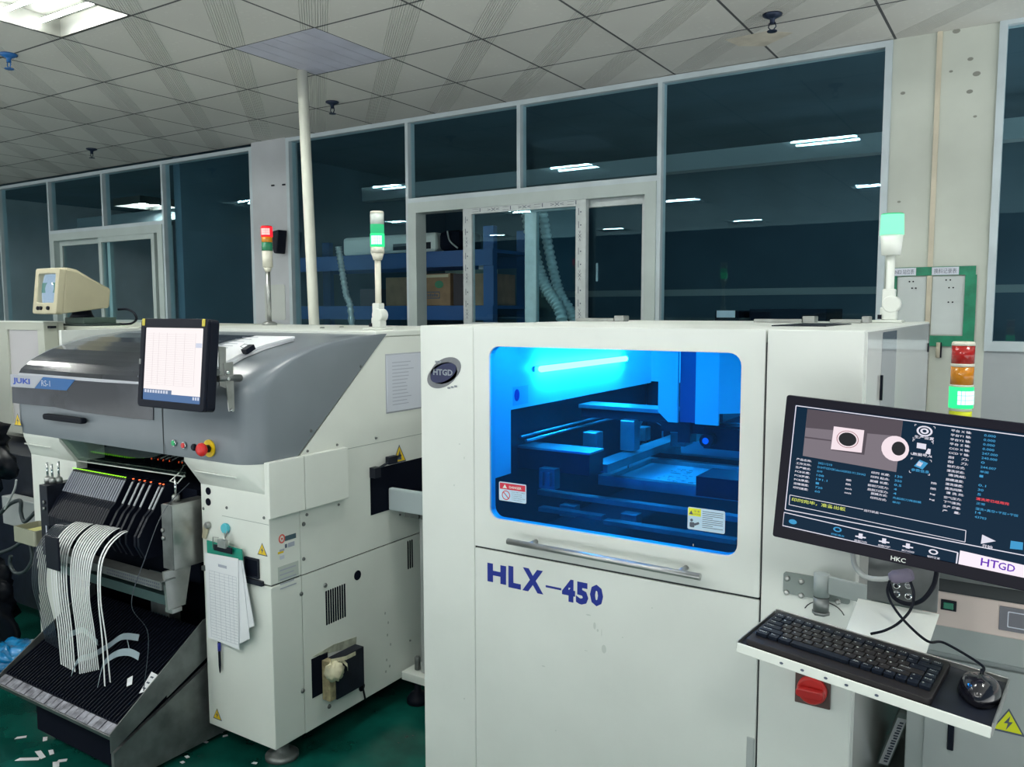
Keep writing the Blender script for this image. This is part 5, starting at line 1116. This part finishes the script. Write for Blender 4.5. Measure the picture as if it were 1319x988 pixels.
q = MB().box(pg_.x-.045, pg_.x+.045, 1.575, 1.583, pg_.z-.075, pg_.z+.05); t = q.build('tape_guide', M['black'], bevel=.01); t.parent = ft; t.matrix_parent_inverse = ft.matrix_basis.inverted()
# translucent scraps lying on the tray
def scrap(pts, w, lab, wd=(0, 0, 1)):
    L_ = []
    for px_, py_, n in pts: a, b = FTr.at(px_, py_); L_.append(FTr.p(a, b, n))
    return tag(MB().ribbon(curve(L_, 6), wd, w, .0015).build('tape_scrap', M['film2']), lab, 'tape scrap', 'translucent tape scraps on the tray')
scrap([(99, 846, .075), (104, 838, .085), (112, 834, .085), (122, 831, .08), (131, 835, .03)], .022, 'curled translucent tape scrap at the left of the black tray')
scrap([(98, 874, .03), (110, 862, .05), (128, 856, .05), (148, 842, .045), (166, 832, .05), (186, 832, .045)], .024, 'longest translucent tape scrap reaching across the tray centre', (0, .3, 1))
scrap([(132, 888, .03), (142, 868, .05), (158, 856, .055), (174, 852, .05), (184, 853, .03)], .026, 'arched translucent tape scrap nearest the front of tray', (0, .3, 1))
scrap([(172, 836, .05), (171, 846, .02)], .012, 'short translucent tab standing under the longest scrap')
def card(pts, lab):
    L_ = [FTr.at(*p) for p in pts]; return tag(MB().prism(FTr, L_[::-1], .0105, .0115).build('paper_card', M['paper']), lab, 'paper scrap', 'paper scraps on the tray')
c_ = card(((166, 877), (173, 873), (172, 884), (165, 887)), 'small blank white card lying on the ribs of the tray')
c_ = card(((197, 868), (207, 873), (190, 893), (181, 896)), 'white printed label by the right steel side of the tray')
q = MB()
for px_, py_ in ((198, 875), (193, 882), (188, 889)): a, b = FTr.at(px_, py_); q.fbox(FTr, a-.008, a+.008, b-.004, b+.002, .0116, .012)
q.build('label_print', M['ink'], c_)
scr_pts = ((58, 952, 12, 5), (36, 978, 30, 6), (52, 972, 26, 6), (66, 969, 14, 5), (72, 985, 16, 7), (80, 980, 12, 6), (27, 950, 14, 5), (220, 960, 6, 4), (231, 970, 7, 4), (241, 975, 7, 4), (235, 982, 6, 4), (258, 943, 10, 4), (271, 940, 6, 4), (265, 956, 7, 4), (249, 958, 4, 3), (283, 944, 8, 4), (290, 948, 7, 4), (328, 983, 7, 4), (252, 946, 7, 3), (276, 945, 8, 3), (287, 941, 7, 3))
for k, (px_, py_, w, h) in enumerate(scr_pts):
    p = P(px_, py_, Z=.001); F = top(.0012).sub(p.x, p.y, 0, R(random.uniform(-40, 60))); a_, b_ = w*.0014, h*.0016
    tag(MB().prism(F, [(-a_, -b_), (a_, -b_*.8), (a_*.9, b_), (-a_*.8, b_*.9)], 0, .001).build('floor_scrap', M['paper']), 'tiny white paper scrap on green floor, before the trolley' if px_ < 110 else 'tiny white paper scrap on green floor, beside the ivory pillar', 'paper scrap', 'paper scraps before the trolley' if px_ < 110 else 'paper scraps beside the pillar')
# ------------------------------------------------------------------ conveyor between the machines
cv = thing('board_conveyor', (-1.85, 2.6, 0), 'pale grey transfer conveyor bridging the two white machines', 'conveyor')
MB().box(-2.142, -1.54, 2.45, 2.475, .822, .912).build('front_rail', mat('conveyor_grey', (.46, .53, .56), .4), cv, bevel=.006)
MB().box(-2.14, -1.54, 2.80, 2.825, .822, .912).build('rear_rail', M['dsteel'], cv, bevel=.004)
MB().box(-2.14, -1.54, 2.476, 2.80, .83, .86).build('deck', M['dark'], cv)
MB().box(-2.14, -1.55, 2.48, 2.486, .895, .905).build('belt', M['rubber'], cv)
MB().box(-2.10, -2.03, 2.50, 2.58, .79, .821).box(-2.02, -1.98, 2.50, 2.58, .79, .821).build('rail_clamp', M['dsteel'], cv)
MB().box(-2.05, -1.97, 2.53, 2.60, .14, .829).build('leg', M['lgm'], cv, bevel=.003)
MB().box(-2.13, -1.72, 2.50, 2.62, .105, .139).build('foot_plate', M['jwhite'], cv, bevel=.003)
for x in (-2.085, -1.78): 
    o = MB().lathe(top(0), x, 2.55, [(.045, 0), (.045, .02), (.03, .04), (.014, .045), (.014, .104)]).build('rubber_foot', M['rubber'], cv)
    MB().lathe(top(0), x, 2.55, [(.012, .14), (.012, .19), (.008, .195)]).build('adjusting_screw', M['dsteel'], o)
MB().box(-1.70, -1.62, 2.53, 2.60, .14, .829).build('leg', M['lgm'], cv, bevel=.003)
# ------------------------------------------------------------------ left neighbours
nb = thing('beige_machine', (-4.3, 2.6, 0), 'beige machine at left edge with framed window panel and ivory top', 'machine')
MB().box(-5.4, -3.70, 2.42, 3.35, .12, 1.535).build('body', M['dbeige'], nb, bevel=.004)
MB().box(-5.4, -3.74, 2.10, 2.415, .12, .90).build('lower_body', M['dark'], nb, bevel=.004)
BF = front(2.30)
a0, a1 = -4.95, BF.at(56.5, 430)[0]; b1 = BF.at(57, 415.5)[1]
o = MB().ring(BF, rr(a0, a1, .95, b1, .006), rr(BF.at(9, 430)[0], BF.at(48, 430)[0], 1.0, BF.at(28, 425)[1], .004), -.075, 0).build('panel_frame', M['dbeige'], nb, bevel=.003)
MB().fbox(BF, a0, a1, .95, b1, -.105, -.076).build('panel_back', M['dbeige'], nb, bevel=.003)
MB().fbox(BF, BF.at(9, 430)[0]-.002, BF.at(48, 430)[0]+.002, .999, BF.at(28, 425)[1]+.001, -.03, -.012).build('panel_pane', mat('milky_pane', (.60, .58, .60), .12, spec=.6), nb)
MB().fbox(BF, a0, a1+.004, b1, b1+.006, -.11, .004).build('panel_cap', M['wplas'], nb)
MB().box(a1+.001, a1+.03, 2.32, 2.35, b1-.03, b1-.018).build('latch', M['black'], nb)
for x in (-5.2, -3.9):
    for y in (2.25, 3.2): MB().lathe(top(0), x, y, [(.05, 0), (.05, .015), (.02, .03), (.02, .12)]).build('foot', M['dsteel'], nb)
# ------------------------------------------------------------------ small tube monitor
ct = thing('tube_monitor', (-4.0, 2.52, 1.535), 'small beige tube monitor with bluish screen on green stand', 'monitor')
CY = 2.28
p0, p1 = P(50.5, 345.5, Y=CY), P(82.5, 345, Y=CY); q0, q1 = P(42, 404, Y=CY), P(72, 404.5, Y=CY)
cu = Vector((0, .13, 1)); CFm = Fr(P(41.5, 404, Y=CY), (1, 0, 0), cu)
cw = CFm.at(72, 404.5)[0]; ch_ = CFm.at(66, 345)[1]
zb0 = 1.60
MB().ring(CFm, rr(0, cw, 0, ch_, .012), rr(cw*.14, cw*.86, ch_*.24, ch_*.88, .010), -.035, 0).fbox(CFm, .006, cw-.006, .006, ch_-.006, -.05, -.034).build('front_bezel', M['beige'], ct, bevel=.004)
gs = MB(); N_ = 8; vs = []
for j in range(N_+1):
    for i in range(N_+1):
        u_, v_ = i/N_*2-1, j/N_*2-1; vs.append(CFm.p(cw*(.5+.37*u_), ch_*(.56+.33*v_), -.018-.008*(u_*u_+v_*v_)))
gs.add(vs, [(j*(N_+1)+i, j*(N_+1)+i+1, (j+1)*(N_+1)+i+1, (j+1)*(N_+1)+i) for j in range(N_) for i in range(N_)], True)
so = gs.build('screen', mat('tube_glow', (.02, .03, .04), .08, emit=(.42, .60, .80), es=.62), ct, solid=.004)
MB().fbox(CFm, cw*.18, cw*.84, ch_*.47, ch_*.69, -.0185, -.0180).build('screen_image', mat('tube_image', (.01, .02, .02), .1, emit=(.14, .36, .34), es=.6), so)
q = MB()
for k, f in enumerate((.26, .38, .68)): q.lathe(CFm, cw*f, ch_*.12, [(.010, 0), (.010, .008), (.008, .010)], 12)
q.build('knob', M['black'], ct)
bk = MB(); sect = []
for t_, (hw, zt_, zb_) in zip((.035, .06, .10, .20, .30, .31), ((.5, 1.0, .0), (.49, .985, .005), (.47, .95, .02), (.40, .74, .06), (.33, .55, .10), (.30, .52, .13))):
    c = CFm.o+CFm.x*(cw/2); sect.append([c+CFm.x*(cw*hw*sx)+Vector((0, t_+.13*ch_*zz, ch_*zz+t_*.02)) for sx, zz in ((-1, zb_), (1, zb_), (1, zt_*.93), (.93, zt_), (-.93, zt_), (-1, zt_*.93))])
n_ = 6; bk.add([p for s_ in sect for p in s_], [(i*n_+k, i*n_+(k+1) % n_, (i+1)*n_+(k+1) % n_, (i+1)*n_+k) for i in range(5) for k in range(n_)]+[tuple(range(30, 36)), tuple(range(6))[::-1]])
bk.build('rear_shell', M['beige'], ct, bevel=.006)
cx_ = CFm.o.x+cw/2
MB().box(cx_-.09, cx_+.12, CY+.145, CY+.34, 1.5352, 1.548).build('stand_foot', mat('stand_dark', (.03, .05, .05), .5), ct, bevel=.002)
MB().box(cx_-.08, cx_+.10, CY+.15, CY+.33, 1.548, 1.580).build('stand', mat('stand_green', (.06, .10, .085), .5), ct, bevel=.003)
MB().lathe(top(0), cx_, CY+.20, [(.06, 1.58), (.05, 1.597), (.04, CFm.o.z+.03)]).build('swivel', M['black'], ct)
rx = cx_+cw*.3
tag(MB().tube(curve([(rx-.01, CY+.37, 1.622), (rx+.05, CY+.385, 1.622), (rx+.11, CY+.385, 1.602), (rx+.13, CY+.385, 1.570), (rx+.09, CY+.385, 1.548), (rx+.03, CY+.385, 1.542), (rx-.04, CY+.39, 1.542)]), .006, 8).build('monitor_cable', M['rubber']), 'black cable looping out behind the beige tube monitor', 'cable')
# bags, tray and cables on the left
def bag(name, c, rad, seed, mt, lab, amp=.5, freq=2.2): return tag(lump(c, rad, seed, amp, 40, 24, freq).build(name, M[mt]), lab, 'bag')
bag('black_bag', (-4.02, 1.80, .98), (.22, .10, .16), 5, 'bbag', 'crumpled black plastic bag hanging left of the machine, below its hood')
bag('black_bag', (-4.02, 1.74, .24), (.24, .15, .24), 9, 'bbag', 'large black rubbish bag standing on the floor at left edge')
bag('blue_bag', tuple(P(14, 850, Y=1.62)), (.125, .10, .055), 14, 'bag', 'crumpled bright blue plastic bag beside the black tray')
lp_ = P(25, 680, Y=1.95)
MB_ = tag(MB().box(-4.3, -3.72, 2.03, 2.095, .56, .70).build('machine_rail', M['lgm'], bevel=.004), 'pale grey machine rail behind black cables at left edge', 'rail')
pc_ = P(40, 686, Y=1.76)
t = thing('parts_tray', (pc_.x, 1.78, pc_.z-.03), 'small clear tray with yellow contents beside dark steel block', 'tray')
Fp = top(0).sub(pc_.x+.01, 1.78, 0)
MB().ring(Fp, rr(-.085, .085, -.055, .055, .01), rr(-.080, .080, -.050, .050, .008), pc_.z-.035, pc_.z+.025).prism(Fp, rr(-.085, .085, -.055, .055, .01), pc_.z-.038, pc_.z-.035).build('tray_shell', mat('amber_clear_plastic', (.36, .36, .27), .2, coat=.4), t)
MB().prism(Fp, rr(-.03, .076, -.046, .046, .008), pc_.z-.0345, pc_.z+.012).build('contents', mat('yellow_sponge', (.62, .60, .24), .8), t)
MB().box(pc_.x+.03, pc_.x+.07, 1.80, 1.849, pc_.z-.06, pc_.z-.0385).build('bracket', M['dsteel'], t)
U2 = lambda a, b, Y=1.80: tuple(P(a, b, Y=Y))
tag(MB().tube(curve([U2(0, 712), U2(14, 707), U2(28, 698), U2(36, 693), U2(40, 705), U2(41, 722), U2(32, 736), U2(20, 738), U2(13, 727), U2(14, 716)]), .008, 8).build('hose', mat('dark_hose', (.035, .05, .055), .45)), 'dark hose looping below the clear parts tray', 'hose')
tag(MB().tube(curve([U2(0, 662, 1.9), U2(12, 650, 1.9), U2(26, 645, 1.9), U2(27, 660, 1.9), U2(32, 672, 1.9), U2(45, 660, 1.9)]), .009, 8).build('hose', mat('dark_hose', (.035, .05, .055), .45)), 'dark hose curving behind parts tray against grey machine rail', 'hose')
tag(MB().tube(curve([U2(21, 618, 1.62), U2(19, 630, 1.62), U2(12, 644, 1.62), U2(6, 656, 1.62)]), .004, 8).build('cable', M['lgm']), 'pale thin cable in front of the black hanging bag', 'cable')
tag(MB().box(-5.1, -4.8, 1.75, 2.0, .02, 1.42).build('blue_cabinet', mat('cabinet_blue', (.01, .10, .22), .4), bevel=.01), 'sliver of dark blue cabinet at the extreme left edge', 'cabinet')
# ------------------------------------------------------------------ store room behind the glass
rk = thing('storage_rack', (-5.2, 6.2, 0), 'blue steel storage rack behind the glass holding cartons', 'rack')
RX0, RX1 = -6.62, -4.0
zA, zB = P(540, 325, Y=6.0).z, P(540, 345, Y=6.0).z
for x in (RX0, RX1-.11):
    for y in (6.0, 6.55): MB().box(x, x+.11, y, y+.06, 0, zA+.20).build('upright', M['rack'], rk, bevel=.003)
zC = P(540, 405, Y=6.0).z
for z, h in ((zB, zA-zB), (zC-.05, .13), (.4, .12)):
    for y in (5.985, 6.60): MB().box(RX0, RX1, y, y+.014, z, z+h).build('beam', M['rack'], rk)
    MB().box(RX0+.01, RX1-.01, 6.0, 6.6, z+h-.03, z+h-.001).build('shelf', M['rack'], rk)
zs_ = zC-.05+.13+.001; zt2 = zA+.001
def carton(x0, x1, z0, h, y0, d, lab, mt='card', mark=True):
    t = MB().box(x0, x1, y0, y0+d, z0, z0+h).build('carton', M[mt], bevel=.004); tag(t, lab, 'box')
    if mark:
        F = front(y0-.001); q = MB().fbox(F, x0+.02, x1-.02, z0+h*.88, z0+h*.97, 0, .001); q.build('packing_tape', M['beige'], t)
        q = MB().ring(F, rr(x0+(x1-x0)*.05, x0+(x1-x0)*.62, z0+h*.22, z0+h*.44, .004, 2), rr(x0+(x1-x0)*.07, x0+(x1-x0)*.60, z0+h*.25, z0+h*.41, .003, 2), 0, .001)
        
        for k in range(6): q.fbox(F, x0+(x1-x0)*(.12+.075*k), x0+(x1-x0)*(.165+.075*k), z0+h*.28, z0+h*(.38-.02*(k % 2)), 0, .001)
        q.build('carton_print', M['ink'], t)
        MB().prism(F, ell(x0+(x1-x0)*.60, z0+h*.66, .05, .035, 18), 0, .001).build('carton_mark', mat('carton_green', (.05, .22, .12), .6), t)
    return t
S6 = front(6.08)
xx = lambda px_: S6.at(px_, 380)[0]
carton(xx(545), xx(580), zs_, P(560, 352, Y=6.02).z-zs_, 6.08, .45, 'brown carton with printed frame seen through the open sliding window')
carton(xx(581)+.01, xx(596), zs_, P(560, 353, Y=6.02).z-zs_, 6.10, .45, 'dark carton next to the brown carton on the blue rack', 'dcard', False)
t = carton(xx(597), xx(629), zs_, P(610, 352, Y=6.02).z-zs_, 6.08, .45, 'brown carton with white delivery note behind the sash glass', 'card', False)
MB().fbox(front(6.079), xx(617), xx(627), zs_+.32, zs_+.44, 0, .001).build('delivery_note', M['paper'], t)
t = carton(xx(497), xx(528), zs_, P(510, 357, Y=6.02).z-zs_, 6.08, .45, 'pale carton behind the glass beside the green tower lamp', 'card', False)
carton(xx(462), xx(486), zs_, P(470, 372, Y=6.02).z-zs_, 6.10, .4, 'dark carton low behind glass left of the green tower lamp', 'dcard', False)
t = thing('air_conditioner', (xx(510), 6.2, zt2), 'white air conditioner unit on top of the blue rack', 'air conditioner')
ah = P(500, 303, Y=6.05).z-zt2
MB().box(xx(447), xx(566), 6.03, 6.4, zt2, zt2+ah).build('casing', M['wplas'], t, bevel=.03)
MB().box(xx(512), xx(560), 6.024, 6.029, zt2+.03, zt2+.09).build('vent', M['dark'], t)
t = thing('black_case', (xx(580), 6.2, zt2), 'rounded black case on the rack beside the air conditioner', 'case')
MB().box(xx(569), xx(597), 6.03, 6.4, zt2, zt2+ah*1.05).build('case_body', M['navy'], t, bevel=.05)
MB().tube(curve([(xx(582), 6.02, zt2+ah*1.0), (xx(586), 6.01, zt2+ah*.5), (xx(596), 6.01, zt2+.02)]), .008, 6).build('lead', M['lgm'], t)
tag(MB().box(P(440, 345, Y=9.08).x, P(640, 345, Y=9.08).x, 9.08, 9.098, P(560, 362, Y=9.08).z, P(560, 338, Y=9.08).z).build('notice_board', mat('pale_green_board', (.45, .62, .58), .6, var=.3, vs=6)), 'pale board on far wall seen between the shelves of the rack', 'board')
def duct(pts, r, lab):
    L_ = curve(pts, 26); q = MB().tube(L_, [r*(1.0 if k % 4 < 2 else .78) for k in range(len(L_))], 14)
    return tag(q.build('ribbed_hose', M['duct']), lab, 'duct', 'ribbed hoses behind the glass')
U3 = lambda a, b, Y=5.35: tuple(P(a, b, Y=Y))
duct([U3(677, 262), U3(683, 300), U3(693, 345), U3(706, 375), U3(722, 402), (P(722, 402, Y=5.35).x+.05, 5.35, 1.33)], .048, 'ribbed silver hose behind the sliding sash glass, left of its pair')
duct([U3(697, 262, 5.5), U3(703, 300, 5.5), U3(712, 345, 5.5), U3(722, 380, 5.5), U3(738, 408, 5.5), (P(738, 408, Y=5.5).x+.03, 5.5, 1.33)], .042, 'ribbed silver hose behind sliding sash glass, right of its pair')
duct([U3(436, 318), U3(440, 345), U3(446, 380), U3(452, 404), (P(452, 404, Y=5.35).x+.03, 5.35, .8), (P(452, 404, Y=5.35).x, 5.35, .02)], .030, 'ribbed silver hose behind glass between the leaning pipe and green lamp')
t = tag(MB().box(*[v for v in (P(921, 400, Y=5.3).x, P(952, 400, Y=5.3).x)], 5.3, 5.6, 1.301, P(930, 400, Y=5.3).z).build('file_box', M['navy'], bevel=.004), 'dark box with white label behind large pane near the printer top', 'box')
Fb = front(5.299); A, B = Fb.at(923, 409), Fb.at(947, 400)
MB().fbox(Fb, A[0], B[0], A[1], B[1], 0, .001).build('box_label', M['paper2'], t)
tag(MB().box(P(965, 402, Y=5.4).x, P(1065, 402, Y=5.4).x, 5.4, 5.9, 1.301, P(1000, 398, Y=5.4).z).build('equipment_case', M['navy'], bevel=.006), 'low dark equipment case behind the large pane', 'case')
tag(MB().box(-4.2, -.3, 5.25, 5.95, 0, 1.30).build('work_table', M['farfloor'], bevel=.01), 'dark work table behind the large pane', 'table')
